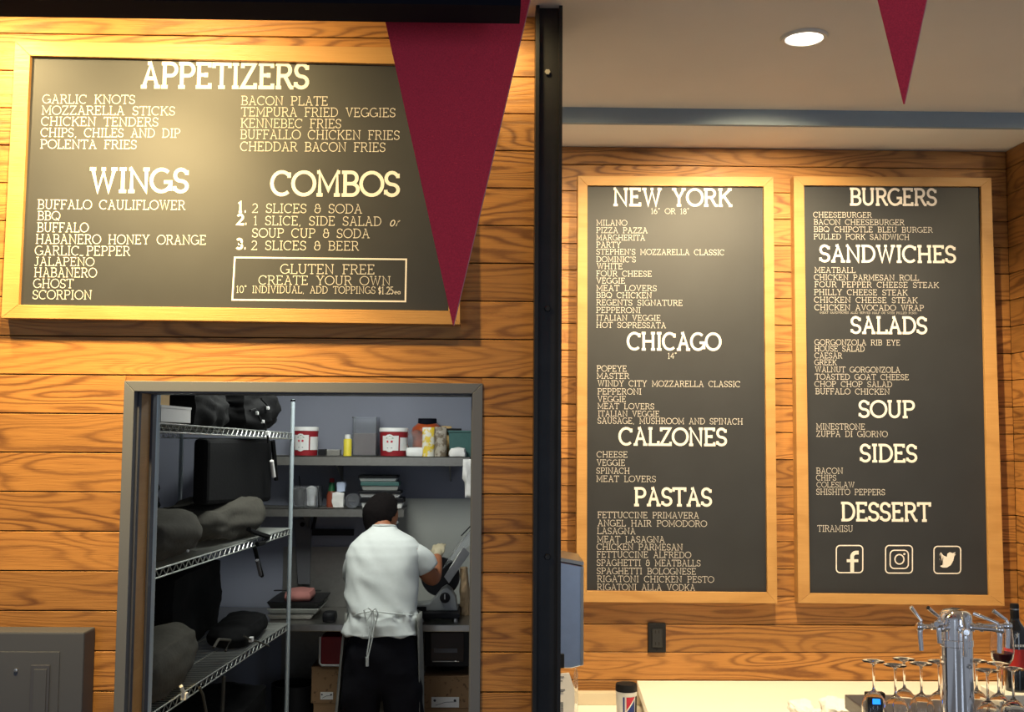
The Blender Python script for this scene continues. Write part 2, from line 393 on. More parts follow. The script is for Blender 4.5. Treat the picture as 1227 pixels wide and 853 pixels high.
PT=.018
def planks(wall, x0, x1, z0, sp, i0, i1, Yf, zmax=None):
    """horizontal planks, each its own part; front face at Yf"""
    key=None; gap=.0035
    for i in range(i0,i1):
        zt=z0-sp*i-gap/2; zb=zt-sp+gap
        if zmax and zt>zmax: zt=zmax
        if zt-zb<.01: continue
        h=zt-zb; c=((x0+x1)/2, Yf+PT/2+random.uniform(-.0006,.0006), (zt+zb)/2)
        k=(round(x1-x0,3),round(h,3))
        if k!=key or True:
            bm=bmesh.new(); bmesh.ops.create_cube(bm,size=1)
            for v in bm.verts: v.co=Vector((v.co.x*(x1-x0),v.co.y*PT,v.co.z*h))
            bmesh.ops.bevel(bm,geom=[e for e in bm.edges if all(v.co.y<0 for v in e.verts)],offset=.0016,segments=1,affect='EDGES')
            if key!=k:
                me=bpy.data.meshes.new('plank'); bm.to_mesh(me); me.materials.append(M['oak']); key=k
            bm.free()
        o=bpy.data.objects.new('plank',me); COL.objects.link(o); o.parent=wall
        o.location=Vector(c)-wall.location
# near wall: backing in three pieces of one mesh
b=MB().box((XL,Y1+PT,0),(dxl+.004,Y1+WT,ZC)).box((dxl+.004,Y1+PT,dzt-.004),(dxr-.004,Y1+WT,ZC)).box((dxr-.004,Y1+PT,0),(XPL+.02,Y1+WT,ZC))
wl=struct(b,'wall_left',M['gap'])
nz=int((2.0-.0+.37355*Y1)/SP1)
iz=int((Z0L-dzt)/SP1)          # first row cut by the door head
for i in range(-2,nz+1):
    zt=Z0L-SP1*i; zb=zt-SP1
    if zt<.05: break
    if zb>ZC-.01: continue
    if zb>=dzt-.01: planks(wl,XL,XPL+.018,Z0L,SP1,i,i+1,Y1,ZC-.001)
    else:
        planks(wl,XL,dxl+.003,Z0L,SP1,i,i+1,Y1)
        planks(wl,dxr-.003,XPL+.018,Z0L,SP1,i,i+1,Y1)
        if zt>dzt+.004:
            pl=MB().box((dxl+.004,Y1,dzt),(dxr-.004,Y1+PT,zt-.0018)); pl.build('plank',M['oak'],wl)
# bar wall
wb=struct(MB().box((XPL,Y2+PT,0),(3.2,Y2+.12,ZS+.1)),'wall_back',M['gap'])
XR=at(1205,180,Y2).x
planks(wb,XPL,XR,Z0R+2*SP2*0,SP2,-1,int(Z0R/SP2),Y2,ZS-.001)
# nook side wall on the right: planks run towards the viewer
wr=struct(MB().box((XR+PT,YF+.03,0),(XR+.13,Y2+PT,ZS)),'wall_right',M['gap'])
for i in range(-1,int(Z0R/SP2)):
    zt=Z0R-SP2*i-.0018; zb=zt-SP2+.0035
    if zt>ZS: zt=ZS-.001
    if zt-zb<.01: continue
    L_=Y2-YF-.03; h=zt-zb
    bm=bmesh.new(); bmesh.ops.create_cube(bm,size=1)
    for v in bm.verts: v.co=Vector((v.co.x*L_,v.co.y*PT,v.co.z*h))
    bmesh.ops.bevel(bm,geom=[e for e in bm.edges if all(v.co.y<0 for v in e.verts)],offset=.0016,segments=1,affect='EDGES')
    me=bpy.data.meshes.new('plank'); bm.to_mesh(me); bm.free(); me.materials.append(M['oak'])
    o=bpy.data.objects.new('plank',me); COL.objects.link(o); o.parent=wr; o.rotation_euler=(0,0,-pi/2)
    o.location=Vector((XR+PT/2,(Y2+YF+.03)/2,(zt+zb)/2))-wr.location
struct(MB().box((XR+.13,YF+.0,0),(5,YF+.12,ZC)),'wall_end',M['soffit'])
# partition between kitchen and bar
struct(MB().box((XPL-.10,Y1+WT,0),(XPL+.02,YB,2.8)),'wall_partition',M['plaster'])
# kitchen
wk=struct(MB().box((-2.5,YB,0),(XPL+.02,YB+.12,2.8)),'wall_rear',M['plaster'])
MB().box((at(478,597,YB).x,YB-.006,.0),(XPL-.101,YB,at(478,597,YB).z)).build('wall_panel',M['panel'],wk)
MB().box((at(340,655,YB).x,YB-.006,.0),(at(476,597,YB).x,YB,at(400,655,YB).z)).build('wall_panel',M['steeldark'],wk)
struct(MB().box((-2.6,Y1+WT,0),(-2.5,YB+.12,2.8)),'wall_kitchen_side',M['plaster'])

# door surround
d=thing('door_1',None,None,((dxl+dxr)/2,Y1,0),kind='structure'); del_=0
def prism(name,poly,y0,y1,m,par): 
    q0=[(x,y0,z) for x,z in poly]; q1=[(x,y1,z) for x,z in poly]
    return MB().hexa(q0,q1).build(name,m,par,bev=.0015)
yf=Y1-.006
prism('frame_rail',[(dxl,dzt),(oxl,ozt),(oxr,ozt),(dxr,dzt)],yf,Y1+.03,M['doorsteel'],d)
prism('frame_rail',[(dxl,0),(oxl,0),(oxl,ozt-.0006),(dxl,dzt-.0006)],yf,Y1+.03,M['doorsteel'],d)
prism('frame_rail',[(oxr,0),(dxr,0),(dxr,dzt-.0006),(oxr,ozt-.0006)],yf,Y1+.03,M['doorsteel'],d)
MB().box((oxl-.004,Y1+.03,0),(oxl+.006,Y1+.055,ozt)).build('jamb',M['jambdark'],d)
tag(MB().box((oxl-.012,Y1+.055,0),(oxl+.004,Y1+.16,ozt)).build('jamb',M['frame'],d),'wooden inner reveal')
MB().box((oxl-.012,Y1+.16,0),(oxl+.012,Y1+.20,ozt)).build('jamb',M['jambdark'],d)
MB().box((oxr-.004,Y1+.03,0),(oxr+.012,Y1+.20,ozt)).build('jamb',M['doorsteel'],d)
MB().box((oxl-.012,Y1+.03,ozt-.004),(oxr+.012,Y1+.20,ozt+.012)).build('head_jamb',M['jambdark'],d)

# steel pillar
pz=ZC
p=thing('pillar','dark steel channel pillar with bolts between the two plank walls','pillar',((XPL+XPR)/2,Y1-.06,0))
pt=Y1-.10
MB().box((XPL+.003,Y1-.075,0),(XPR-.003,Y1-.062,pz)).build('web',M['pillar'],p)
MB().box((XPL-.006,pt,0),(XPL+.006,Y1-.003,pz)).build('flange',M['pillar'],p)
MB().box((XPR-.007,pt,0),(XPR+.004,Y1+.19,pz)).build('flange',M['pillar'],p)
for yy in (87,370,667):
    c=at(656,yy,Y1-.075); MB().lathe([(.0105,.001),(.0105,-.007),(.009,-.009)],(c.x,c.y,c.z),6,'y',smooth=False).build('bolt',M['steeldark'] if yy==87 else M['pillar'],p)

# dark header beam, top left
a=at(-60,21,2.3); c=at(622.5,28.5,2.3)
hb=MB().box((a.x-.6,2.2,c.z),(c.x,2.3,ZC))
solo(hb,'header_beam',M['navy'],'black header beam hanging across the top left corner','beam')

# recessed ceiling light
c=atz(963.5,44,ZC); c2=atz(934.5,46,ZC); R=(c-c2).length
t=thing('ceiling_light','round recessed ceiling light, lit, in the pale ceiling','ceiling light',(c.x,c.y,ZC))
MB().lathe([(R*.76,-.002),(R*.80,-.010),(R*.95,-.010),(R,-.001)],(c.x,c.y,ZC),40).build('trim_ring',M['lampring'],t)
MB().lathe([(0,-.006),(R*.5,-.006),(R*.79,-.003)],(c.x,c.y,ZC),40).build('diffuser',M['lamp'],t)

# ================================================================== PENNANTS
def pennant(label, tl, tr, tip, Y, zt):
    tipw=at(*tip,Y); a=at(*tl,Y); b_=at(*tr,Y)
    def ext(p): return tipw+(p-tipw)*((zt-tipw.z)/(p.z-tipw.z))
    A=ext(a);B=ext(b_)
    t=thing('pennant',label,'pennant',((A.x+B.x)/2,Y,zt),'crimson felt pennants')
    n=14; vs=[];fs=[]
    for s in (-1,1):
        for i in range(n+1):
            k=i/n
            for j in range(7):
                q=A.lerp(B,j/6).lerp(tipw,k); q=q.copy(); q.y+= .006*sin(j*1.3+k*3)*(1-k)+s*.0016; vs.append(q)
    W=7;o=(n+1)*W
    for i in range(n):
        for j in range(6):
            fs.append((i*W+j,(i+1)*W+j,(i+1)*W+j+1,i*W+j+1)); fs.append((o+i*W+j,o+i*W+j+1,o+(i+1)*W+j+1,o+(i+1)*W+j))
    MB().add(vs,fs,True).build('felt',M['felt'],t)
    for j in (0,6):
        pts=[(vs[i*W+j]+vs[o+i*W+j])/2 for i in range(n+1)]
        MB().tube(pts,.0018,6).build('cut_edge',M['feltedge'] if j==6 else M['felt'],t)
    MB().tube([A+Vector((-.03,0,-.004)),B+Vector((.03,0,-.004))],.004,6).build('cord',M['felt'],t)
pennant('large crimson felt pennant hanging point-down over the wide menu board',(463,28),(628.5,28),(543.5,390),2.45,ZC)
pennant('crimson pennant tip hanging from the pale ceiling at the upper right',(1053,0),(1110,0),(1083.5,124.5),2.1,ZC)

# ================================================================== MENU BOARDS
def board(label, outer, inner, Y, thick, heads, lines, rec=.018):
    """outer/inner: TL,TR,BR,BL pixels on the frame's front"""
    yf=Y-thick
    O=[at(*q,yf) for q in outer]; I=[at(*q,yf) for q in inner]
    t=thing('menu_board',label,'menu board',((O[2].x+O[3].x)/2,Y,O[3].z))
    for a in range(4):
        b_=(a+1)%4
        q0=[O[a],O[b_],I[b_],I[a]]; 
        MB().hexa(q0,[Vector((v.x,Y-.0005,v.z)) for v in q0]).build('frame_rail',M['frame'],t,bev=.0015)
    yp=yf+rec
    q=[Vector((v.x,yp,v.z)) for v in I]
    ce=sum(q,Vector())/4
    q=[ce+(v-ce)*1.004 for v in q]
    pn=MB().hexa(q,[Vector((v.x,Y-.001,v.z)) for v in q]).build('panel',M['board'],t)
    for (s,xl,xr,yt,yb,th) in heads:
        sl=.0062; P0=at(xl,yb,yp); P1=at(xr,yb+sl*(xr-xl),yp); h=(at(xl,yt,yp)-P0).length
        for lm in text_mesh(s,P0,P1,h,th,space=.55,gap=.06,split=True): lm.build('letter',M['chalk'],t)
    for (s,xl,xr,yb,cap) in lines:
        sl=.0062; P0=at(xl,yb,yp); P1=at(xr,yb-.3+sl*(xr-xl),yp); h=cap/F*yp*.91; P0=at(xl,yb-.3,yp)
        tag(text_mesh(s,P0,P1,h,.08,space=.75,gap=.08).build('menu_line',M['chalk_thin'],t),kind='stuff')
    return t,yp

H=.155
T,yp=board('wide landscape chalkboard menu of appetizers, wings and combos in oak frame',
  [(18,49),(549,58),(551.5,389),(1,381)],[(36,66.5),(533,78),(537.5,372.5),(22,365)],Y1,.055,
  [('APPETIZERS',169,370,76,104,H),('WINGS',107,226,202.5,229,H),('COMBOS',325,479,206,233.2,H)],
  [('GARLIC KNOTS',51,162,124,11.5),('MOZZARELLA STICKS',50,210,137.4,11.5),('CHICKEN TENDERS',49.5,190,150.7,11.5),('CHIPS, CHILES AND DIP',49,216,164,11.5),('POLENTA FRIES',48.5,164,178,11.5),
   ('BACON PLATE',289,393,126,11.8),('TEMPURA FRIED VEGGIES',289,474,139.4,11.8),('KENNEBEC FRIES',288.5,409,153,11.8),('BUFFALLO CHICKEN FRIES',288,479,166.5,12),('CHEDDAR BACON FRIES',288,462,181,12),
   ('BUFFALO CAULIFLOWER',45,222,250.5,12),('BBQ',45,72,263.8,11.5),('BUFFALO',44.5,106,278,12),('HABANERO HONEY ORANGE',43,247,292,12),('GARLIC PEPPER',42,156,305.8,12),('JALAPEÑO',41,113,318.5,11),('HABANERO',41,116,332,12),('GHOST',40,88,345,11.5),('SCORPION',39,110,358.5,11.5),
   ('2 SLICES & SODA',302,434,255,11.8),('1 SLICE, SIDE SALAD',304,457,269.8,11.8),('SOUP CUP & SODA',302,443,284.5,11.8),('2 SLICES & BEER',301,430,299.5,11.8),
   ('GLUTEN FREE',336,449,328,12.3),('CREATE YOUR OWN',310,468,341,11.5),('10" INDIVIDUAL, ADD TOPPINGS',283,450,351,9),])
def extra(s,xl,xr,yb,cap,th,m='chalk',slant=0,name='menu_line'):
    P0=at(xl,yb,yp);P1=at(xr,yb+.0062*(xr-xl),yp)
    tag(text_mesh(s,P0,P1,cap/F*yp,th,slant=slant,gap=.08).build(name,M[m],T),kind='stuff')
extra('1.',285,296,254,11.8,.24,name='numeral');extra('2.',284,296.5,268.8,11.8,.24,name='numeral');extra('3.',283,295.5,298,11.8,.24,name='numeral')
extra('or',466.5,478,271,11,.10,'chalk_thin',.35)
extra('$1.25',453,471.5,352.2,8.5,.11,'chalk_thin'); extra('ea',472.5,480,352.3,5,.16,'chalk_thin')
bx=[(281.5,308.5),(486.8,310.8),(485.8,361.2),(278.5,359.2)]
mb=MB()
def frame_stroke(mb,pix,yp,wd,closed=True):
    P=[at(x,y,yp) for x,y in pix]; pts=[(p_.x,p_.z) for p_ in P]
    if closed: pts=pts+[pts[0]]
    strokes(mb,pts,wd,lambda q: Vector((q.x,yp-.0012,q.y)))
frame_stroke(mb,bx,yp,.0055); mb.build('border_line',M['chalk'],T)

B=lambda L: L
T,yp=board('tall chalkboard menu of New York, Chicago, calzones and pastas',
  [(692.5,210.5),(926.8,212),(931.5,723),(690.5,721.5)],[(704,222),(915,223.3),(919.6,710),(703.2,708)],Y2,.06,
  [('NEW YORK',734.8,877.2,226.2,245.6,H),('CHICAGO',752,863.5,399,418.4,H),('CALZONES',742,871,513,532.4,H),('PASTAS',760,853,585,605,H)],
  [('16" OR 18"',780,826,256.3,7),
   ('MILANO',714.5,751.5,270.3,7.2),('PIZZA PAZZA',714.5,776,279.2,7.2),('MARGHERITA',714.5,773,288,7.2),('PARTY',714.5,744,296.6,7.2),("STEPHEN'S MOZZARELLA CLASSIC",714.5,868,305,7.2),("DOMINIC'S",714.5,762,314.1,7.2),('WHITE',715,746,322.4,7.2),('FOUR CHEESE',714.5,781,331.2,7.2),('VEGGIE',714.5,749,339.7,7.2),('MEAT LOVERS',714.5,787,348.5,7.2),('BBQ CHICKEN',714.5,781,357,7.2),('REGENTS SIGNATURE',714.5,818,365.8,7.2),('PEPPERONI',714.5,767.5,374.9,7.2),('ITALIAN VEGGIE',714.5,791.5,384,7.2),('HOT SOPRESSATA',714.5,798,392.8,7.2),
   ('14"',800,811,430,7.5),
   ('POPEYE',715,751,445.1,7.4),('MASTER',715,754,453.8,7.2),('WINDY CITY MOZZARELLA CLASSIC',716,887,462.8,7.4),('PEPPERONI',716,768.5,472.5,7.4),('VEGGIE',716,750,481.6,7.4),('MEAT LOVERS',716,784,490,7.2),('ITALIAN VEGGIE',716.5,790,498.9,7.2),('SAUSAGE, MUSHROOM AND SPINACH',716,890,507.6,7.6),
   ('CHEESE',715,752,548,7.4),('VEGGIE',715,749,557.8,7.4),('SPINACH',714.5,754.5,567.5,7.4),('MEAT LOVERS',714.5,786,577.2,7.6),
   ('FETTUCCINE PRIMAVERA',716,837.5,620.6,7.7),('ANGEL HAIR POMODORO',716,847,630.4,7.7),('LASAGNA',715.5,761.5,639.8,7.7),('MEAT LASAGNA',715.5,796.5,649.6,7.7),('CHICKEN PARMESAN',715,818,658.8,7.7),('FETTUCCINE ALFREDO',715,828,668,7.7),('SPAGHETTI & MEATBALLS',715,839.5,677.8,7.7),('SPAGHETTI BOLOGNESE',715,834,687.7,7.7),('RIGATONI CHICKEN PESTO',715.5,855.5,697.2,7.7),('RIGATONI ALLA VODKA',715.5,833,707,7.7)])
T,yp=board('tall chalkboard menu of burgers, sandwiches and salads above three white icons',
  [(951,211),(1188,213),(1204,726),(956.5,722.5)],[(963.5,222),(1175.5,223.3),(1185.8,713.5),(970.6,711)],Y2,.06,
  [('BURGERS',1018.5,1122.5,226.2,245,H),('SANDWICHES',982,1145.5,294.3,313,H),('SALADS',1019.5,1111,380,398.7,H),('SOUP',1029,1096,480.5,499.3,H),('SIDES',1030.5,1099,533,552.5,H),('DESSERT',1008,1115,602.6,623,H)],
  [('CHEESEBURGER',974.5,1044.5,260.6,7),('BACON CHEESEBURGER',975,1083.5,269.2,7),('BBQ CHIPOTLE BLEU BURGER',975,1117.5,278,7),('PULLED PORK SANDWICH',975,1089.5,286.8,7),
   ('MEATBALL',976,1025,326.8,7),('CHICKEN PARMESAN ROLL',975.5,1101,335.6,7.2),('FOUR PEPPER CHEESE STEAK',976,1125,344.2,7.2),('PHILLY CHEESE STEAK',975.5,1087.5,353.4,7.2),('CHICKEN CHEESE STEAK',975.5,1099.5,362.6,7.2),('CHICKEN AVOCADO WRAP',976,1107,371.7,7.2),
   ('(MEAT SANDWICHES ALSO SERVED HALF OR WITH PULLED PORK)',982,1099,375.9,2.6),
   ('GORGONZOLA RIB EYE',976,1078.5,413.3,7),('HOUSE SALAD',976,1036,421,7),('CAESAR',976,1009,429.3,7),('GREEK',976,1002.5,437.5,7),('WALNUT GORGONZOLA',976.5,1078.5,446,7),('TOASTED GOAT CHEESE',976.5,1089,454.7,7.1),('CHOP CHOP SALAD',976,1069,463.4,7.1),('BUFFALO CHICKEN',977,1066,472.3,7.2),
   ('MINESTRONE',978,1036.5,514.5,7.4),('ZUPPA DI GIORNO',978,1063.5,523.2,7.4),
   ('BACON',978,1010,567.6,7.4),('CHIPS',978,1002,575.7,7),('COLESLAW',978.5,1024,583.9,6.8),('SHISHITO PEPPERS',978,1060.5,592.8,7.4),('TIRAMISU',979.5,1022,637,8)])
def rrect(x0,y0,x1,y1,r,n=5):
    pts=[]
    for cx,cy,a0 in ((x1-r,y0+r,-90),(x1-r,y1-r,0),(x0+r,y1-r,90),(x0+r,y0+r,180)):
        pts+=arc(cx,cy,r,r,a0,a0+90,n)
    return pts
def flat_poly(pix,yp):
    P=[at(x,y,yp-.0012) for x,y in pix]; return MB().add(P,[tuple(range(len(P)))])
for (x0,y0,x1,y1) in ((1002,653.5,1033.7,686),(1061,653.5,1093.2,686.5),(1119,654.5,1151,687)):
    mb=MB(); frame_stroke(mb,rrect(x0,y0,x1,y1,4.5),yp,.0052); mb.build('icon_border',M['chalk'],T)
# letter f mark
mb=MB(); frame_stroke(mb,[(1021,685.5),(1021,667)]+arc(1026,667,5,5,180,270,6)+[(1028.8,662)],yp,.017,False)
frame_stroke(mb,[(1014.5,671.7),(1028.3,671.7)],yp-.0004,.013,False); mb.build('icon_mark',M['chalk'],T)
# camera mark
mb=MB(); frame_stroke(mb,rrect(1066.5,659.2,1088.3,681,5),yp,.0052)
frame_stroke(mb,arc(1077.6,670,5.4,5.7,0,345,18),yp,.0058); mb.build('icon_mark',M['chalk'],T)
mb=flat_poly(arc(1083.6,663.8,1.3,1.3,0,330,11)[::-1],yp); mb.build('icon_mark',M['chalk'],T)
# bird mark
bird=[(1126.0,678.2),(1129.6,676.6),(1126.8,673.6),(1128.3,673.4),(1125.6,669.6),(1127.2,669.8),(1125.6,664.4),(1127.4,661.6),(1130.6,665.6),(1134.6,667.2),(1135.2,663.4),(1138,661.4),(1141.4,662.6),(1145,661.2),(1143.6,663.8),(1145.4,664),(1143.2,666.6),(1142.4,671.4),(1139.4,677),(1134.6,680),(1129.6,680)]
bm=bmesh.new(); vs=[bm.verts.new(at(x,y,yp-.0012)) for x,y in bird]; fc=bm.faces.new(vs); bmesh.ops.triangulate(bm,faces=[fc])
MB().bm(bm,False).build('icon_mark',M['chalk'],T)

# wall outlet
a=at(776.5,782,Y2-.012);c=at(798,746.5,Y2-.012)
t=thing('wall_outlet','black outlet plate on the oak planks below the tall menu','outlet',((a.x+c.x)/2,Y2,a.z))
MB().box((a.x,Y2-.012,a.z),(c.x,Y2-.0005,c.z),.004).build('plate',M['black'],t)
xm=(a.x+c.x)/2
MB().box((a.x+.018,Y2-.018,a.z+.025),(c.x-.018,Y2-.012,c.z-.025),.003).build('socket_face',mat('socket_black',(.012,.012,.012),.4,var=0),t)
for k,dz in ((0,.042),(1,.095)):
    for dx in (-.008,.008): MB().box((xm+dx-.0018,Y2-.0186,a.z+dz-.007),(xm+dx+.0018,Y2-.0179,a.z+dz+.007)).build('slot',M['gap'],t)
for dz in (.012,.130): MB().lathe([(.004,-.0135),(.003,-.0145),(0,-.0145)],(xm,Y2,a.z+dz),10,'y').build('screw',M['black'],t)

# grey wall cabinet, bottom left
ya=Y1-.10; a=at(101,757.5,ya)
t=thing('electrical_cabinet','grey steel wall cabinet with inset door at the lower left','cabinet',(a.x-.35,Y1-.05,.6))
x1=a.x; x0=a.x-.72; z1=a.z; z0=.62
MB().box((x0,ya,z0),(x1,Y1-.001,z1),.006).build('body',M['cabinet'],t)
dr=MB().box((x0+.07,ya-.004,z0+.07),(x1-.073,ya+.001,z1-.06),.002).build('door',M['cabinet'],t)
c=at(49,825,ya)
hx=at(38,800,ya).x; hx2=at(61,800,ya).x; hz=at(50,796,ya).z
MB().box((hx,ya-.010,hz-.26),(hx2,ya-.004,hz),.003).build('handle',M['jambdark'],dr)
MB().box((hx+.012,ya-.014,hz-.25),(hx2-.008,ya-.010,hz-.012),.003).build('handle_grip',M['cabinet'],dr)
c=at(20,802.5,ya); MB().lathe([(.0065,-.004),(.006,-.008),(0,-.009)],(c.x,ya,c.z),12,'y').build('lock',M['steel'],dr)

# ================================================================== KITCHEN: wire shelving rack
PA=at(183.5,650,3.86); PB=at(347.5,650,5.85)
ax=Vector((PB.x-PA.x,PB.y-PA.y,0)); RL=ax.length; ax.normalize(); inw=Vector((-ax.y,ax.x,0))   # towards -X
RD=.60
def rk(Y,lat,z):                      # point on the rack: world depth Y along the front edge, lateral distance inward
    s=(Y-PA.y)/ax.y; return Vector((PA.x,PA.y,0))+ax*s+inw*lat+Vector((0,0,z))
def shz(yn,yfar): return at(187,yn,PA.y).z, at(347,yfar,PB.y).z
SH=[shz(507,519),shz(684,633),shz(858,747),(.22,.20)]
def sz(k,Y): a,b_=SH[k]; return a+(b_-a)*(Y-PA.y)/(PB.y-PA.y)
t=thing('wire_shelving_rack','chrome wire shelving rack just inside the doorway, full of black bags','shelving rack',rk((PA.y+PB.y)/2,RD/2,0))
for (Y,l) in ((PA.y,0),(PB.y,0),(PA.y,RD),(PB.y,RD)):
    P0=rk(Y,l,0); pts=[];rs=[]
    z=0
    while z<2.18: 
        pts+=[P0+Vector((0,0,z)),P0+Vector((0,0,z+.024))]; rs+=[.0116,.0112]; z+=.0255
    po=MB().tube(pts,rs,12).build('post',M['post'],t)
    MB().tube([P0+Vector((0,0,2.18)),P0+Vector((0,0,2.19))],.013,10).build('cap',M['black'],po)
for k in range(4):
    def sp_(Y,l,dz): return rk(Y,l,sz(k,Y)+dz)
    y0,y1=PA.y,PB.y
    e=MB()
    for l in (0.0,RD):
        for dz in (0,-.030): e.tube([sp_(y0,l,dz),sp_(y1,l,dz)],.0032,6)
        n=58; zz=[]
        for i in range(n+1):
            Y=y0+(y1-y0)*i/n; zz.append(sp_(Y,l,0 if i%2 else -.030))
        e.tube(zz,.0022,5)
    fr=e.build('shelf_truss',M['chromewire'],t)
    e=MB()
    for Y in (y0,y1):
        for dz in (0,-.030): e.tube([sp_(Y,0,dz),sp_(Y,RD,dz)],.0032,6)
    for l in (.15,.3,.45): e.tube([sp_(y0,l,-.006),sp_(y1,l,-.006)],.003,5)
    e.build('shelf_frame',M['chromewire'],t)
    n=72; e=MB()
    for i in range(1,n):
        Y=y0+(y1-y0)*i/n; e.tube([sp_(Y,0,0.002),sp_(Y,RD,.002)],.0016,4,caps=False)
    tag(e.build('shelf_wires',M['chromewire'],t),kind='stuff')

def soft(cx, size, seed, rot=0, amp=.03, box=.55, freq=5, seg=5, base=None):
    """soft crumpled lump resting at z=cx.z"""
    bm=bmesh.new(); bmesh.ops.create_cube(bm,size=2); bmesh.ops.subdivide_edges(bm,edges=bm.edges[:],cuts=2**seg//2-1,use_grid_fill=True)
    sx,sy,szz=size; R=Matrix.Rotation(rot,3,'Z'); off=Vector((seed*3.1,seed*1.7,seed*2.3))
    vs=[]
    for v in bm.verts:
        d=v.co.normalized(); c=v.co*box+d*1.25*(1-box)
        c=Vector((c.x*sx/2,c.y*sy/2,c.z*szz/2))
        q=Vector((c.x*freq,c.y*freq*.6,c.z*freq*1.6))+off
        nn=noise.noise(q)*1.0+.5*abs(noise.noise(q*2.3))+.25*noise.noise(q*5)
        c+=d*amp*nn
        if c.z<-szz/2: c.z=-szz/2
        v.co=c
    mn=min(v.co.z for v in bm.verts)
    for v in bm.verts: v.co=R@v.co; v.co+=Vector((cx[0],cx[1],cx[2]-mn))
    return MB().bm(bm,True)
def bag(label,Y,lat,k,size,seed,m,rot=0,group=None,zoff=.005,straps=(),**kw):
    p_=rk(Y,lat,0); z=max(sz(k,Y-size[1]*.45),sz(k,Y+size[1]*.45))+zoff
    mb=soft((p_.x,p_.y,z),size,seed,rot,**kw)
    t=thing('delivery_bag',label,'bag',(p_.x,p_.y,z),group); mb.build('fabric',M[m],t)
    for st in straps:
        pts=st; s_=MB().tube(pts,.007,6).build('strap',M['blacknylon'],t)
    return t
def pxr(x,y,lat=0):                   # pixel -> point on the rack's front plane (lateral offset lat)
    n=inw; P0=Vector((PA.x,PA.y,0))+inw*lat
    d=(_f*F+_r*(x-613.5)-_u*(y-426.5)); tt=(P0-Vector((0,0,0))).dot(n)/(Vector((d.x,d.y,0)).dot(n)); return CAM+d*tt
def buckle(t,x,y,lat=-.02,s=.016):
    c=pxr(x,y,lat); MB().box(c-Vector((s*.5,s*.8,s*.6)),c+Vector((s*.5,s*.8,s*.6)),.003).build('buckle',M['white'],t)
def strap(t,pix,lat=-.015,r=.005,m='blacknylon'):
    MB().tube([pxr(x,y,lat) for x,y in pix],r,6).build('strap',M[m],t)

# boxes on the top shelf
z0=sz(0,4.1)+.007
p0=rk(3.95,.02,z0); p1=rk(4.33,.28,z0+.062)
t=thing('storage_box','white open-top cardboard box at the near end of the top rack shelf','box',((p0.x+p1.x)/2,(p0.y+p1.y)/2,z0))
MB().box((p1.x,p0.y,z0),(p0.x,p1.y,z0+.003)).box((p0.x-.003,p0.y,z0),(p0.x,p1.y,z0+.060)).box((p1.x,p0.y,z0),(p1.x+.003,p1.y,z0+.060)).box((p1.x,p0.y,z0),(p0.x,p0.y+.003,z0+.060)).box((p1.x,p1.y-.003,z0),(p0.x,p1.y,z0+.060)).build('body',M['paper'],t)
MB().box((p1.x-.002,p0.y-.002,z0+.055),(p0.x+.002,p1.y+.002,z0+.064)).build('lid',M['paper'],t)
p0b=rk(3.97,.05,z0+.065); p1b=rk(4.14,.24,z0+.125)
t=thing('carton','tan carton stacked on the white box on the top rack shelf','box',((p0b.x+p1b.x)/2,(p0b.y+p1b.y)/2,z0+.065))
MB().box((p1b.x,p0b.y,z0+.065),(p0b.x,p1b.y,z0+.120),.002).build('body',M['tan'],t)
MB().box((p1b.x-.001,p0b.y-.001,z0+.105),(p0b.x+.001,p1b.y+.001,z0+.122)).build('lid',M['tan'],t)

GB='black delivery bags on the wire rack'
t=bag('black crumpled delivery bag on the top rack shelf beside the white box',4.70,.30,0,(.46,.60,.17),1,'blacknylon',seg=5,amp=.05)
t=bag('black crumpled delivery bag at the far end of the top rack shelf with white buckles',5.43,.28,0,(.46,.68,.20),2,'blacknylon',amp=.06)
strap(t,[(300,492),(306,490),(309,496),(312,503),(317,508),(319,516),(321,522),(321,531)]); strap(t,[(313,478),(319,484),(323,490)])
for x,y in ((308,495),(315,505),(321,489)): buckle(t,x,y,s=.013)
buckle(t,320,519,s=.018)
# hanging black bag under the top shelf
zt_=sz(0,4.9)-.035
a=pxr(250,532,.08); c=pxr(325,600,.08)
t=thing('hanging_bag','flat square black insulated bag hanging below the top rack shelf','bag',((a.x+c.x)/2,(a.y+c.y)/2,c.z))
q0=rk(a.y,.10,0);q1=rk(c.y,.10,0)
mb=MB(); A=[rk(a.y,.08,zt_-.29),rk(c.y,.08,zt_-.335),rk(c.y,.08,zt_-.012),rk(a.y,.08,zt_-.005)]
mb.hexa(A,[v+inw*.07 for v in A]); mb.build('fabric',M['blacknylon'],t,bev=.02)
strap(t,[(327,528),(329,550),(331,575)],.05,.012); 
c=pxr(327,563,.03); MB().tube([pxr(325.5,552,.03),pxr(328,571,.03)],.011,8).build('tag',M['paper'],t)
# middle shelf
t=bag('grey folded delivery bag at the near end of the middle rack shelf',4.30,.22,1,(.36,.60,.15),5,'greynylon',amp=.035,freq=3.5,box=.45)
buckle(t,225,660,s=.008)
t=bag('long grey folded bag at the far end of the middle rack shelf',5.20,.22,1,(.34,.98,.16),6,'greynylon',amp=.04,freq=3.5,box=.4)
strap(t,[(298,634),(303,637),(312,640),(322,643),(316,650),(308,652)],-.01,.012)
t=bag('black bag lying behind the grey bags on the middle rack shelf',4.75,.50,1,(.16,.8,.26),7,'blacknylon',amp=.05)
strap(t,[(305,655),(309,672),(314,690)],0.0,.010,'blacknylon')
MB().tube([pxr(308,671,-.01),pxr(312,689,-.01)],.009,8).build('tag',M['greytext'],t)
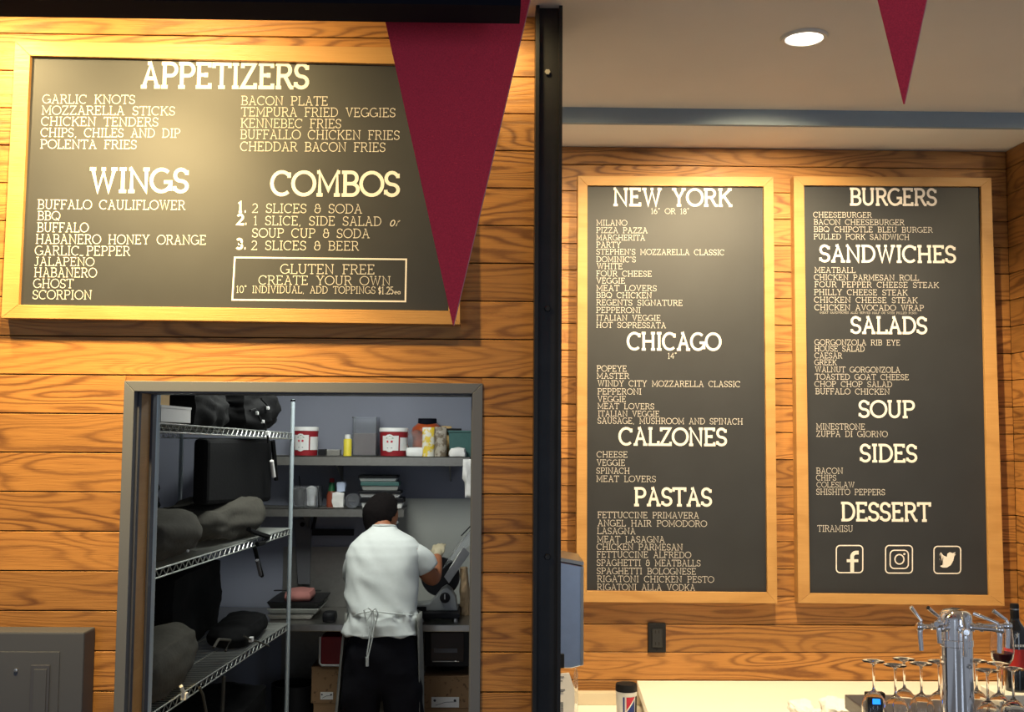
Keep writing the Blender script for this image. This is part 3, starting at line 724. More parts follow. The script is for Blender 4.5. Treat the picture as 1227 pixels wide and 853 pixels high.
# lower shelf
for i,(Y,L2,hh,lab) in enumerate(((4.35,.72,.36,'tall black bag standing at the near end of the lower rack shelf'),(5.27,.86,.34,'tall black bag standing at the far end of the lower rack shelf'))):
    bag(lab,Y,.42,2,(.26,L2,hh),20+i,'blacknylon',amp=.03,box=.75)
t=bag('grey rolled bag with white buckle at the near end of the lower rack shelf',4.28,.13,2,(.19,.62,.19),9,'greynylon',amp=.03,freq=3,box=.3)
strap(t,[(217,822),(219,828),(222,834)],-.02,.007,'white'); buckle(t,221,834,-.02,.02)
strap(t,[(256,776),(262,766),(276,767),(270,780)],.02,.006,'greynylon')
t=bag('black bag with a white buckle at the far end of the lower rack shelf',5.35,.12,2,(.18,.55,.08),11,'blacknylon',amp=.02)
strap(t,[(292,762),(300,766),(312,770),(322,774)],-.02,.004,'greynylon'); buckle(t,301,766,-.02,.018)
# bottom shelf
for i,(Y,L2) in enumerate(((4.38,.84),(5.35,.80))):
    t=bag(('big black bag on the bottom rack shelf nearest the doorway','big black bag on the bottom rack shelf at the far end')[i],Y,.30,3,(.5,L2,.50),30+i,'blacknylon',amp=.04,box=.75)
    if i==0: strap(t,[(239,824),(243,832),(247,853)],-.02,.006,'greynylon'); strap(t,[(268,810),(267,840),(266,853)],0,.008,'greynylon')

# ================================================================== KITCHEN: wall shelves and what stands on them
KX0=-2.48
def wshelf(label,x0,x1,ytop,ybot,dep):
    zt=at((x0+x1)/2,ytop,YB-dep).z; zb=at((x0+x1)/2,ybot,YB-dep).z
    a=max(KX0,at(x0,ytop,YB-dep).x); c=at(x1,ytop,YB-dep).x
    t=thing('wall_shelf',label,'shelf',((a+c)/2,YB-dep/2,zb))
    MB().box((a,YB-dep,zt-.004),(c,YB-.001,zt)).box((a,YB-dep,zb),(c,YB-dep+.004,zt)).build('shelf_top',M['steeldark'],t)
    for xx in (a+.25,(a+c)/2,c-.12):
        pts=[(xx,YB-.001,zb-.10),(xx,YB-.001,zt-.004),(xx,YB-dep+.02,zt-.004),(xx,YB-dep+.02,zb+.004)]
        MB().hexa(pts,[(q[0]+.006,q[1],q[2]) for q in pts]).build('bracket',M['steeldark'],t)
    return t,zt
sh1,z1=wshelf('upper stainless steel wall shelf with buckets and jars in the kitchen',240,563,546.5,557.5,.30)
sh2,z2=wshelf('lower stainless steel wall shelf behind the person in the kitchen',240,484,609,619,.26)
def span(x0,x1,Y,yref): return at(x0,yref,Y).x, at(x1,yref,Y).x
def ztop(y,Y,x=450): return at(x,y,Y).z
def bucket(label,x0,x1,yt,Y,z):
    a,c=span(x0,x1,Y,yt); r=(c-a)/2; h=ztop(yt,Y)-z; cx=(a+c)/2
    t=thing('food_bucket',label,'bucket',(cx,Y,z),'red and white food buckets on the upper shelf')
    MB().lathe([(0,.001),(r*.88,.001),(r*.90,.006),(r*.97,h*.9),(r*.97,h*.9)],(cx,Y,z),32).build('body',M['red'],t)
    MB().lathe([(r*.985,h*.86),(r,h*.865),(r,h*.975),(r*.96,h),(0,h)],(cx,Y,z),32).build('lid',M['white'],t)
    # white oval label wrapped round the front, with print
    def wrap(u,v,dr): 
        a_=-pi/2+u; rr=r*(.90+.07*(v/h/.9))+dr; return (cx+rr*cos(a_),Y+rr*sin(a_),z+v)
    def patch(uc,vc,ru,rv,dr,m,n=20,nm='label'):
        vs=[wrap(uc,vc,dr)]+[wrap(uc+ru*cos(2*pi*i/n),vc+rv*sin(2*pi*i/n),dr) for i in range(n)]
        MB().add(vs,[(0,i+1,(i+1)%n+1) for i in range(n)]).build(nm,m,t)
    vs=[];n=10
    for i in range(n+1):
        u=-.62+1.24*i/n; vs+= [wrap(u-.18,h*.20,.0012),wrap(u-.18,h*.72,.0012)]
    MB().add(vs,[(2*i,2*i+2,2*i+3,2*i+1) for i in range(n)]).build('label',M['white'],t)
    vs=[]
    for i in range(n+1):
        u=.55+1.4*i/n; vs+= [wrap(u,h*.2,.0011),wrap(u,h*.66,.0011)]
    MB().add(vs,[(2*i,2*i+2,2*i+3,2*i+1) for i in range(n)]).build('label',M['white'],t)
    patch(-.22,h*.46,.5,h*.31,.0022,M['white'])
    vs=[wrap(-.42,h*.48,.003),wrap(.02,h*.48,.003),wrap(.02,h*.55,.003),wrap(-.42,h*.55,.003)]; MB().add(vs,[(0,1,2,3)]).build('print',M['redtext'],t)
    vs=[wrap(-.5,h*.63,.003),wrap(-.2,h*.72,.003),wrap(.1,h*.63,.003),wrap(-.2,h*.60,.003)]; MB().add(vs,[(0,1,2,3)]).build('print',M['green'],t)
    vs=[wrap(-.40,h*.28,.003),wrap(0,h*.28,.003),wrap(0,h*.30,.003),wrap(-.40,h*.30,.003)]; MB().add(vs,[(0,1,2,3)]).build('print',M['greytext'],t)
YS=6.33
bucket('red and white lidded food bucket at the left end of the upper shelf',350.5,382,512,YS,z1)
bucket('red and white lidded food bucket in the middle of the upper shelf',454.5,489.5,512.5,YS,z1)
# dark low box
a,c=span(382.5,391,6.38,540); solo(MB().box((a,6.33,z1),(c,6.43,ztop(538.5,6.4)),.003),'spice_box',M['black'],'low black box beside the left food bucket on the upper shelf','box')
a,c=span(391,408,6.42,540); solo(MB().box((a,6.40,z1),(c,6.46,ztop(539,6.4)),.003),'wrap_box',M['steeldark'],'low grey box left of the yellow bottle on the upper shelf','box')
# yellow bottle with white cap
a,c=span(411.5,421.5,6.3,540); cx=(a+c)/2; r=(c-a)/2; h=ztop(520.5,6.3)-z1
t=thing('squeeze_bottle','narrow yellow bottle with white cap on the upper shelf','bottle',(cx,6.3,z1))
MB().lathe([(0,0),(r,.0),(r,h*.76),(r*.75,h*.80)],(cx,6.3,z1),16).build('body',M['yellow'],t)
MB().lathe([(r*.78,h*.79),(r*.70,h*.985),(0,h)],(cx,6.3,z1),16).build('cap',M['white'],t)
# clear tub, brown contents
a,c=span(424,452.5,6.36,540); zt=ztop(499.5,6.3); zm=ztop(519,6.3)
t=thing('food_container','tall clear plastic container half full of brown food on the upper shelf','container',((a+c)/2,6.36,z1))
MB().box((a+.004,6.30,z1+.004),(c-.004,6.44,zm),.006).build('contents',M['brownfood'],t)
for q in (((a,6.295,z1),(a+.003,6.445,zt)),((c-.003,6.295,z1),(c,6.445,zt)),((a,6.295,z1),(c,6.298,zt)),((a,6.442,z1),(c,6.445,zt)),((a,6.295,z1),(c,6.445,z1+.003))):
    MB().box(*q).build('wall',M['clearplastic'],t)
MB().box((a-.004,6.29,zt-.008),(c+.004,6.45,zt)).build('rim',M['clearplastic'],t)
# plastic bag of white food
a,c=span(487,507,6.29,540)
t=thing('plastic_bag','clear plastic bag of white food right of the middle food bucket','bag',((a+c)/2,6.29,z1))
soft(((a+c)/2,6.29,z1+.001),(c-a,.09,.05),41,amp=.008).build('contents',M['white'],t)
soft(((a+c)/2,6.30,z1+.045),((c-a)*.8,.07,.10),42,amp=.02,seg=4).build('film',M['clearplastic'],t)
# orange jar with black cap
a,c=span(493,531,6.42,520); cx=(a+c)/2;r=(c-a)/2; h=ztop(506,6.42)-z1
t=thing('sauce_jar','big jar of orange-red sauce with a black cap on the upper shelf','jar',(cx,6.41,z1))
MB().lathe([(0,0),(r*.8,0),(r*.85,.01),(r*.88,h*.5),(r,h*.72),(r*.92,h*.85),(r*.62,h*.97),(r*.55,h)],(cx,6.41,z1),28,squash=.85).build('body',M['orange'],t)
rc=r*.55; MB().lathe([(rc*1.06,h-.012),(rc*1.06,h+.022),(rc,h+.025),(0,h+.025)],(cx,6.41,z1),24).build('cap',M['navy'],t)
# yellow and white printed bag
a,c=span(506,521,6.27,520)
def pouch(label,x0,x1,yt,Y,mats,seed,tp=.02):
    a,c=span(x0,x1,Y,530); zt=ztop(yt,Y); t=thing('food_pouch',label,'packet',((a+c)/2,Y,z1))
    n=10;vs=[];fs=[];W=8
    for i in range(n+1):
        k=i/n; th=.03*(1-k)**.6+.002; z=z1+(zt-z1)*k
        for j in range(2*W):
            aa=2*pi*j/(2*W); wv=.006*noise.noise(Vector((j*.7,k*6,seed)))
            vs.append(((a+c)/2+(c-a)/2*cos(aa)*(1-.08*k),Y+(th+wv)*sin(aa),z))
    W2=2*W
    for i in range(n):
        for j in range(W2): fs.append((i*W2+j,i*W2+(j+1)%W2,(i+1)*W2+(j+1)%W2,(i+1)*W2+j))
    fs.append(tuple(range(W2))[::-1]); fs.append(tuple(n*W2+j for j in range(W2)))
    MB().add(vs,fs,True).build('wrapper',mats,t); return t
def blotchy(name,c1,c2,sc,th=.5,rough=.5):
    m=mat(name,c1,rough,scale=sc,var=.1); nt=m.node_tree
    mx=[n for n in nt.nodes if n.type=='MIX'][0]; nz=[n for n in nt.nodes if n.type=='TEX_NOISE'][0]
    mx.inputs[6].default_value=(*c1,1); mx.inputs[7].default_value=(*c2,1)
    mr=nt.nodes.new('ShaderNodeMapRange'); mr.inputs[1].default_value=th-.04; mr.inputs[2].default_value=th+.04
    nt.links.new(nz.outputs['Fac'],mr.inputs[0]); nt.links.new(mr.outputs[0],mx.inputs[0]); return m
M['yelwhite']=blotchy('yellow_white_print',(.70,.50,.03),(.70,.68,.60),28)
M['brownpack']=blotchy('brown_white_print',(.36,.32,.26),(.16,.12,.08),30)
M['printedcard']=blotchy('faint_print_card',(.30,.175,.085),(.14,.08,.04),45,.62,.85)
pouch('yellow and white printed food packet in front of the orange jar',505.5,521,511.5,6.27,M['yelwhite'],1)
pouch('grey-brown printed food packet right of the yellow packet',520,535.5,511,6.28,M['brownpack'],2)
a,c=span(529,541,6.44,530); solo(MB().box((a,6.42,z1),(c,6.47,ztop(510,6.44)),.004),'carton',M['tan'],'slim tan carton behind the packets at the right of the upper shelf','box')
# teal tub with cloth
a,c=span(538,566,6.37,540); zt=ztop(516,6.3)
t=thing('storage_tub','dark teal plastic tub at the right end of the upper shelf','tub',((a+c)/2,6.37,z1))
q=[(a+.008,6.30,z1),(c-.008,6.30,z1),(c-.008,6.45,z1),(a+.008,6.45,z1)]; q2=[(a,6.29,zt),(c,6.29,zt),(c,6.46,zt),(a,6.46,zt)]
MB().hexa(q,q2).build('body',M['teal'],t); MB().box((a-.004,6.285,zt-.006),(c+.004,6.465,zt+.004),.002).build('rim',M['teal'],t)
x0,x1=span(540,558,6.275,540)
t=thing('folded_cloth','crumpled white cloth in front of the teal tub','cloth',((x0+x1)/2,6.26,z1)); soft(((x0+x1)/2,6.25,z1+.001),(x1-x0,.06,.05),47,amp=.02).build('fabric',M['paper'],t)
# long dark lid lying over the tub
x0,x1=span(530,553,6.40,512); solo(MB().box((x0,6.36,zt+.005),(x1,6.45,zt+.017),.003),'container_lid',M['black'],'dark flat lid lying across the teal tub','lid')

# lower wall shelf
Yq=6.36
a,c=span(352,384,Yq,600); zt=ztop(582,Yq)
t=thing('utensil_tub','clear tub of utensils with a dark handle at the left of the lower shelf','tub',((a+c)/2,Yq,z2))
for q in (((a,6.29,z2),(a+.003,6.43,zt)),((c-.003,6.29,z2),(c,6.43,zt)),((a,6.29,z2),(c,6.293,zt)),((a,6.427,z2),(c,6.43,zt)),((a,6.29,z2),(c,6.43,z2+.003))): MB().box(*q).build('wall',M['clearplastic'],t)
soft((a+.035,Yq,z2+.004),(.06,.09,.10),51,amp=.02,seg=4).build('contents',M['black'],t)
h0=at(361,600,Yq);h1=at(358.5,570,Yq); tg=MB().tube([(h0.x,Yq,z2+.02),(h1.x,Yq,h1.z)],.0035,6); solo(tg,'ladle',M['black'],'thin black utensil handle rising from the clear tub','utensil')
soft((c-.05,Yq-.02,z2+.004),(.05,.07,.105),52,amp=.022,seg=4).build('contents',M['white'],t)
# red-capped bottle
a,c=span(392.5,402,6.38,600); cx=(a+c)/2;r=(c-a)/2; zt=ztop(573,6.38); h=zt-z2
t=thing('sauce_bottle','sauce bottle with green neck label and red cap on the lower shelf','bottle',(cx,6.38,z2))
MB().lathe([(0,0),(r*1.25,0),(r*1.25,h*.42),(r*.9,h*.55)],(cx,6.38,z2),16).build('body',mat('chili_sauce',(.28,.06,.03),.3),t)
MB().lathe([(r*.9,h*.54),(r*.62,h*.85),(r*.55,h*.86)],(cx,6.38,z2),16).build('neck',M['green'],t)
MB().lathe([(r*.64,h*.85),(r*.60,h*.985),(0,h)],(cx,6.38,z2),16).build('cap',M['red'],t)
a,c=span(398,414,6.31,600)
t=thing('paper_packet','crumpled white and blue paper packet on the lower shelf','packet',((a+c)/2,6.31,z2))
soft(((a+c)/2,6.31,z2+.001),(c-a,.07,ztop(588,6.31)-z2),55,amp=.018,seg=4).build('wrapper',M['paper'],t)
soft(((a+c)/2+.01,6.33,ztop(590,6.31)),((c-a)*.75,.06,ztop(577,6.31)-ztop(590,6.31)),56,amp=.018,seg=4).build('wrapper',mat('pale_blue_paper',(.45,.52,.68),.7),t)
a,c=span(414.5,432,6.32,600); cx=(a+c)/2;r=(c-a)/2
t=thing('round_container','round clear container lying on its side on the lower shelf','container',(cx,6.32,z2))
MB().lathe([(0,-.04),(r*.94,-.04),(r,-.035),(r,-.02),(r*.92,-.018),(r*.86,.08),(0,.08)],(cx,6.30,z2+r),28,'y').build('body',M['clearplastic'],t)
MB().box((cx-.022,6.257,z2+r-.004),(cx+.022,6.2595,z2+r+.006)).build('print',M['greytext'],t)
# stacked trays
ys=[(610,596.5,432,483),(596,588,430,480),(587.5,577,432,478),(576.5,569.5,429,476)]
for i,(yb,yt,xa,xb) in enumerate(ys):
    a,c=span(xa,xb,6.28,yb); zb=ztop(yb,6.28); zt=ztop(yt,6.28)
    if i==0: zb=z2
    lab=('bottom tray of the stack at the right end of the lower shelf','second tray from the bottom of the stack on the lower shelf','pale lidded tray, third from the bottom of the stack on the lower shelf','topmost black tray of the stack on the lower shelf')[i]
    t=thing('food_tray',lab,'tray',((a+c)/2,6.35,zb),'stacked food trays on the lower shelf')
    zz=zb+(zt-zb)*.52
    MB().hexa([(a+.012,6.295,zb),(c-.012,6.295,zb),(c-.012,6.43,zb),(a+.012,6.43,zb)],[(a+.004,6.285,zz),(c-.004,6.285,zz),(c-.004,6.44,zz),(a+.004,6.44,zz)]).build('body',M['white'] if i in(0,1,3) else M['panel'],t)
    MB().box((a,6.28,zz),(c,6.445,zt-.001),.003).build('lid',M['black'] if i!=2 else M['teal'],t)
# knife strip and hanging board
a=at(374,641.5,YB-.02);c=at(424,634,YB-.02)
solo(MB().box((a.x,YB-.026,a.z),(c.x,YB-.0065,c.z),.002),'knife_strip',M['black'],'black magnetic knife strip on the kitchen wall below the lower shelf','rack')
a=at(349.5,642,YB-.02);c=at(359,634,YB-.02)
a=at(351,700,YB-.02);c=at(373,622,YB-.02)
t=thing('cutting_board','dark grey cutting board hanging on the wall left of the knife strip','board',((a.x+c.x)/2,YB-.02,a.z))
MB().hexa([(a.x+.03,YB-.03,a.z),(c.x,YB-.03,a.z),(c.x,YB-.03,c.z),(a.x,YB-.03,c.z)],[(a.x+.03,YB-.0065,a.z),(c.x,YB-.0065,a.z),(c.x,YB-.0065,c.z),(a.x,YB-.0065,c.z)]).build('slab',M['greytext'],t,bev=.003)
MB().lathe([(.014,-.034),(.014,-.030)],((a.x+c.x)/2,YB,c.z-.03),12,'y').build('hole',M['gap'],t)
a=at(374,634,YB-.02); kz=at(374,619,YB-.02).z
solo(MB().tube([(a.x+.005,YB-.020,a.z),(a.x+.018,YB-.020,kz)],.010,8),'kitchen_knife',M['black'],'black-handled knife held upright at the left end of the knife strip','knife')
# hanging white sheets at the right
a=at(556,594,6.40);c=at(568,536,6.40)
t=thing('paper_sheets','white paper sheets hanging at the right edge of the kitchen shelf','paper',((a.x+c.x)/2,6.30,a.z))
vs=[];fs=[]
for i in range(11):
    k=i/10
    for j in range(5):
        xx=a.x+(c.x+.03-a.x)*(j/4)+(.03*(1-k) if j==0 else 0)*(-1)*(-1 if k<.5 else 1)*.4
        vs.append((xx,6.18+.012*sin(j*2+k*5),a.z+(z1-.012-a.z)*k))
for i in range(10):
    for j in range(4): fs.append((i*5+j,i*5+j+1,(i+1)*5+j+1,(i+1)*5+j))
o=MB().add(vs,fs,True).build('sheet',M['paper'],t); sd=o.modifiers.new('solid','SOLIDIFY'); sd.thickness=.003

# ================================================================== KITCHEN: work table and what is around it
TY0,TY1=5.90,YB-.02
zt=at(450,748.5,TY0).z
tx0=-2.0; tx1=XPL-.13
t=thing('work_table','stainless steel kitchen work table behind the person','table',((tx0+tx1)/2,(TY0+TY1)/2,0))
MB().box((tx0,TY0,zt-.036),(tx1,TY1,zt),.004).build('table_top',M['steel'],t)
for xx in (tx0+.05,tx1-.05):
    for yy in (TY0+.06,TY1-.06): MB().tube([(xx,yy,0),(xx,yy,zt-.03)],.02,10).build('leg',M['steeldark'],t)
MB().box((tx0+.03,TY0+.08,.10),(tx1-.03,TY1-.05,.13)).build('lower_shelf',M['steeldark'],t)
TZ=zt
# stack of trays at the left
def tray_stack():
    zz=TZ
    for i,(x0,x1,h,m) in enumerate(((348,378,.030,'steeldark'),(348,384,.028,'panel'),(348,386,.035,'black'))):
        a,c=span(x0,x1,6.1,740)
        solo(MB().hexa([(a-.1,6.05,zz),(c-.02,6.05,zz),(c-.02,6.4,zz),(a-.1,6.4,zz)],[(a-.12,6.03,zz+h),(c,6.03,zz+h),(c,6.42,zz+h),(a-.12,6.42,zz+h)]),'sheet_pan',M[m],('bottom sheet pan of the stack on the left of the work table','middle pale sheet pan of the stack on the work table','topmost black pan of the stack on the work table')[i],'pan','stacked sheet pans on the work table',bev=.003); zz+=h+.002
    return zz
zz=tray_stack()
a,c=span(349,371,6.15,722); pc=thing('folded_cloth','pink folded cloth lying on the stacked pans','cloth',((a+c)/2,6.15,zz)); soft(((a+c)/2,6.15,zz),(c-a+.04,.2,.05),61,amp=.015,seg=4).build('fabric',M['pinkcloth'],pc)
a=at(349,712,6.46);c=at(385,707,6.46)
solo(MB().box((a.x-.1,6.44,zz),(c.x,6.47,c.z),.002),'back_board',M['black'],'black board standing upright behind the stacked pans','board')
a,c=span(387,402,6.0,745); pc=thing('tool_pouch','small dark folded pouch on the work table right of the pans','pouch',((a+c)/2,6.02,TZ)); soft(((a+c)/2,6.02,TZ),(c-a,.12,.05),62,amp=.01,seg=4).build('fabric',M['black'],pc)

# meat slicer
Ys=6.08
a=at(494,733,Ys); c=at(552,703,Ys)
def P(x,y,Y=Ys): v=at(x,y,Y); return (v.x,v.z)
t=thing('meat_slicer','grey meat slicer with a black dial on the work table beside the person','slicer',((a.x+c.x)/2,Ys,TZ))
zb=P(520,731)[1]
MB().box((P(500,740)[0],5.97,TZ+.02),(P(551,740)[0],6.32,zb),.008).build('base',M['black'],t)
for xx in (P(506,740)[0],P(546,740)[0]):
    for yy in (6.0,6.28): MB().lathe([(.014,0),(.012,.022)],(xx,yy,TZ),12).build('foot',M['steel'],t)
prof=[(499,731),(499,723),(515,722),(521,716),(529,706),(535,702.5),(541,707),(546,716),(548.5,731)]
q=[P(*v) for v in prof]
bm=bmesh.new(); f0=[bm.verts.new((x,Ys-.03,z)) for x,z in q]; f1=[bm.verts.new((x,Ys+.10,z)) for x,z in q]; n=len(q)
bm.faces.new(f0); bm.faces.new(f1[::-1])
for i in range(n): bm.faces.new((f0[i],f1[i],f1[(i+1)%n],f0[(i+1)%n]))
bmesh.ops.recalc_face_normals(bm,faces=bm.faces[:])
MB().bm(bm,False).build('housing',mat('slicer_grey',(.30,.31,.31),.4,.3),t,bev=.006)
x,z=P(533.5,715); kd=MB().lathe([(.028,-.03),(.028,-.045),(.022,-.058),(0,-.060)],(x,Ys,z),24,'y').build('dial',M['black'],t)
MB().box((x-.003,Ys-.066,z-.004),(x+.003,Ys-.058,z+.024)).build('pointer',M['steel'],kd)
MB().box((P(505,0)[0],Ys-.036,P(0,729)[1]),(P(520,0)[0],Ys-.030,P(0,724)[1]),.002).build('switch_plate',M['black'],t)
x,z=P(528,690,6.24); MB().lathe([(.105,0),(.11,.012),(.085,.03),(0,.034)],(x,6.20,z),36,'y').build('blade_cover',M['black'],t)
def slab(pix,Y,th,m,name,par,tilt=0):
    q0=[at(x,y,Y+tilt*(i in (1,2))) for i,(x,y) in enumerate(pix)]
    return MB().hexa(q0,[v+Vector((0,th,0)) for v in q0]).build(name,m,par,bev=.002)
slab([(532,691),(555,655),(563,663),(538,699)],6.02,.012,M['steel'],'carriage_plate',t,.10)
slab([(528,684),(548,652),(566,632),(566,650),(534,692)][:4],6.14,.006,M['clearplastic'],'guard',t,.08)
x0,z0_=P(553,641,6.2); x1_,z1_=P(566,628,6.2); MB().tube([(x0,6.16,z0_),(x1_,6.2,z1_)],.004,6).build('guide_rod',M['black'],t)
x0,z0_=P(519,703,6.04); x1_,z1_=P(515,660,5.98)
# brown paper roll standing at the right
a,c=span(550.5,565,6.2,720)
t=thing('paper_bag','crumpled tan paper bag standing right of the meat slicer','bag',((a+c)/2,6.25,TZ))
n=10;vs=[];fs=[];zt2=ztop(681,6.2)
for i in range(n+1):
    k=i/n
    for j in range(12):
        aa=2*pi*j/12; rr=1+.22*noise.noise(Vector((cos(aa)*2,sin(aa)*2,k*5)))
        vs.append(((a+c)/2+(c-a)*.5*cos(aa)*rr*(1-.35*k)-.012*k,6.25+.05*sin(aa)*rr,TZ+.001+(zt2-TZ)*k))
for i in range(n):
    for j in range(12): fs.append((i*12+j,i*12+(j+1)%12,(i+1)*12+(j+1)%12,(i+1)*12+j))
fs+=[tuple(range(12))[::-1],tuple(n*12+j for j in range(12))]
MB().add(vs,fs,False).build('paper',mat('tan_paper',(.50,.34,.19),.85,scale=40,var=.15),t)

# under the table, right-hand pile
def crate(label,x0,x1,yt,yb,Y,dep,m,zb=None,name='cardboard_box',flaps=True,lab=None,cat='box'):
    a,c=span(x0,x1,Y,(yt+yb)/2); z1_=ztop(yt,Y); z0_=ztop(yb,Y) if zb is None else zb
    t=thing(name,label,cat,((a+c)/2,Y+dep/2,z0_))
    MB().box((a,Y,z0_),(c,Y+dep,z1_),.003).build('body',m,t)
    if flaps:
        MB().box((a-.001,Y-.001,z1_),(c+.001,Y+dep/2-.001,z1_+.004)).build('flap',M['card'],t)
        MB().box((a-.001,Y+dep/2+.001,z1_),(c+.001,Y+dep+.001,z1_+.004)).build('flap',M['card'],t)
    if lab:
        l0=at(lab[0],lab[1],Y);l1=at(lab[2],lab[3],Y); lb=MB().box((l0.x,Y-.0015,l1.z),(l1.x,Y-.0002,l0.z)).build('label',M['paper'],t)
        wd=l1.x-l0.x; hh=l0.z-l1.z
        mb=MB()
        for k in (.12,.85):
            mb.lathe([(hh*.13,-.0022),(0,-.0022)],(l0.x+wd*k,Y,l0.z-hh*.33),10,'y')
        mb.tube([(l0.x+wd*.15,Y-.002,l1.z+hh*.2),(l0.x+wd*.5,Y-.002,l1.z+hh*.5),(l0.x+wd*.9,Y-.002,l1.z+hh*.55)],.0012,4)
        mb.build('print',M['greytext'],lb)
    return t,z1_
_,zz=crate('bottom cardboard box under the right end of the work table',505,562,849.5,900,5.98,.34,M['card'],.131)
zz+=.005
_,z3=crate('cardboard box with white shipping label under the right end of the work table',508,564,811,849,5.98,.34,M['printedcard'],zz,lab=(517,835,550,847.5))
z3+=.005
a,c=span(508,563,6.0,802); cx=(a+c)/2; r=(c-a)/2; ztb=ztop(798.5,6.0)
t=thing('black_tub','shallow round black tub between the cardboard box and the black oven','tub',(cx,6.2,z3))
MB().lathe([(0,0),(r*.72,0),(r*.97,(ztb-z3)*.85),(r,ztb-z3),(r*.9,ztb-z3),(r*.85,(ztb-z3)*.9),(0,(ztb-z3)*.9)],(cx,6.2,z3),32).build('body',M['black'],t)
a,c=span(509,566,6.0,780); zo=ztop(756,5.98); 
t=thing('countertop_oven','black countertop oven stored under the work table','oven',((a+c)/2,6.15,ztb+.001))
MB().box((a,5.99,ztb+.001),(c,6.33,TZ-.038),.006).build('body',M['black'],t)
MB().box((a+.03,5.983,ztb+.03),(c-.045,5.990,TZ-.055),.003).build('door',mat('oven_glass',(.03,.018,.014),.12,var=0),t)
c1=at(518,792,5.98);c2=at(550,792,5.98); MB().tube([(c1.x,5.972,c1.z),(c2.x,5.972,c2.z)],.0035,8).build('handle',M['steel'],t)
MB().box((at(520,782,5.98).x,5.981,at(520,782,5.98).z),(at(548,777,5.98).x,5.983,at(520,777,5.98).z)).build('vent',M['greytext'],t)
# left-hand pile
_,zz=crate('bottom cardboard box under the left end of the work table',375,420,844,900,6.0,.34,M['card'],.131)
zz+=.005
_,zz=crate('dim cardboard box with pale print under the red crate',373,411,800,844,6.0,.34,M['printedcard'],zz,lab=(384,829,399,838))
zz+=.005
a,c=span(383.5,420,6.0,775); zr=ztop(763,6.0)
t=thing('red_crate','red plastic crate with a white rim on top of the cardboard box','crate',((a+c)/2,6.15,zz))
MB().box((a+.004,6.0,zz+.012),(c,6.30,zr),.008).build('body',M['red'],t)
MB().tube([(a,5.995,zr),(a,5.995,zz+.02),(a+.012,5.995,zz+.008),(c,5.995,zz+.008)],.0065,8).build('rim',M['white'],t)
MB().box((a+.01,6.01,zz),(c-.01,6.29,zz+.013)).build('base',M['white'],t)
a,c=span(352,366,6.05,800)
t=thing('tool_bin','tall dark bin of tools in the shadow under the work table','bin',((a+c)/2,6.15,.131))
MB().lathe([(0,0),(.11,0),(.13,.5),(.12,.5),(.10,.02),(0,.02)],((a+c)/2-.04,6.15,.131),24).build('body',M['black'],t)

# ================================================================== PERSON
def skin_mesh(verts, edges, radii, root=0, sub=2):
    me=bpy.data.meshes.new('tmp'); me.from_pydata(verts,edges,[]); ob=bpy.data.objects.new('tmp',me); COL.objects.link(ob)
    ob.modifiers.new('s','SKIN'); 
    for i,r in enumerate(radii):
        sv=me.skin_vertices[0].data[i]; sv.radius=(r,r) if not isinstance(r,tuple) else r; sv.use_root=(i==root)
    su=ob.modifiers.new('ss','SUBSURF'); su.levels=sub
    dg=bpy.context.evaluated_depsgraph_get(); ev=ob.evaluated_get(dg); m2=ev.to_mesh()
    vs=[v.co.copy() for v in m2.vertices]; fs=[tuple(p.vertices) for p in m2.polygons]
    ev.to_mesh_clear(); bpy.data.objects.remove(ob); bpy.data.meshes.remove(me); return vs,fs
def rk_(*a): return at(*a)
hip=at(458,775,5.60); waist=at(457,735,5.62); chest=at(459,680,5.72); neckb=at(459,642,5.80); headc=at(456,619,5.86)
rs_=at(495,662,5.74); re_=at(520,698,5.80); rw=at(524,664,5.97)
ls_=at(432,667,5.74); le_=at(426,706,5.86); lw=at(446,712,6.10)
kneeR=Vector((hip.x+.13,5.63,.50)); ankR=Vector((hip.x+.14,5.58,.09)); toeR=Vector((hip.x+.15,5.75,.04))
kneeL=Vector((hip.x-.13,5.63,.50)); ankL=Vector((hip.x-.14,5.56,.09)); toeL=Vector((hip.x-.17,5.73,.04))
V=[hip,waist,chest,neckb,headc,rs_,re_,rw,ls_,le_,lw,
   hip+Vector((.10,0,-.06)),kneeR,ankR,toeR,hip+Vector((-.10,0,-.06)),kneeL,ankL,toeL]
E_=[(0,1),(1,2),(2,3),(3,4),(2,5),(5,6),(6,7),(2,8),(8,9),(9,10),(0,11),(11,12),(12,13),(13,14),(0,15),(15,16),(16,17),(17,18)]
RR=[(.15,.12),(.115,.088),(.142,.104),(.056,.06),(.06,.06),.062,.047,.030,.062,.047,.030,.09,.062,.045,.035,.09,.062,.045,.035]
person=thing('person','person in white T-shirt and black trousers seen from behind, bent over the slicer','person',(hip.x,5.58,0))
body=MB(); vs,fs=skin_mesh(V,E_,RR); body.add(vs,fs,True)
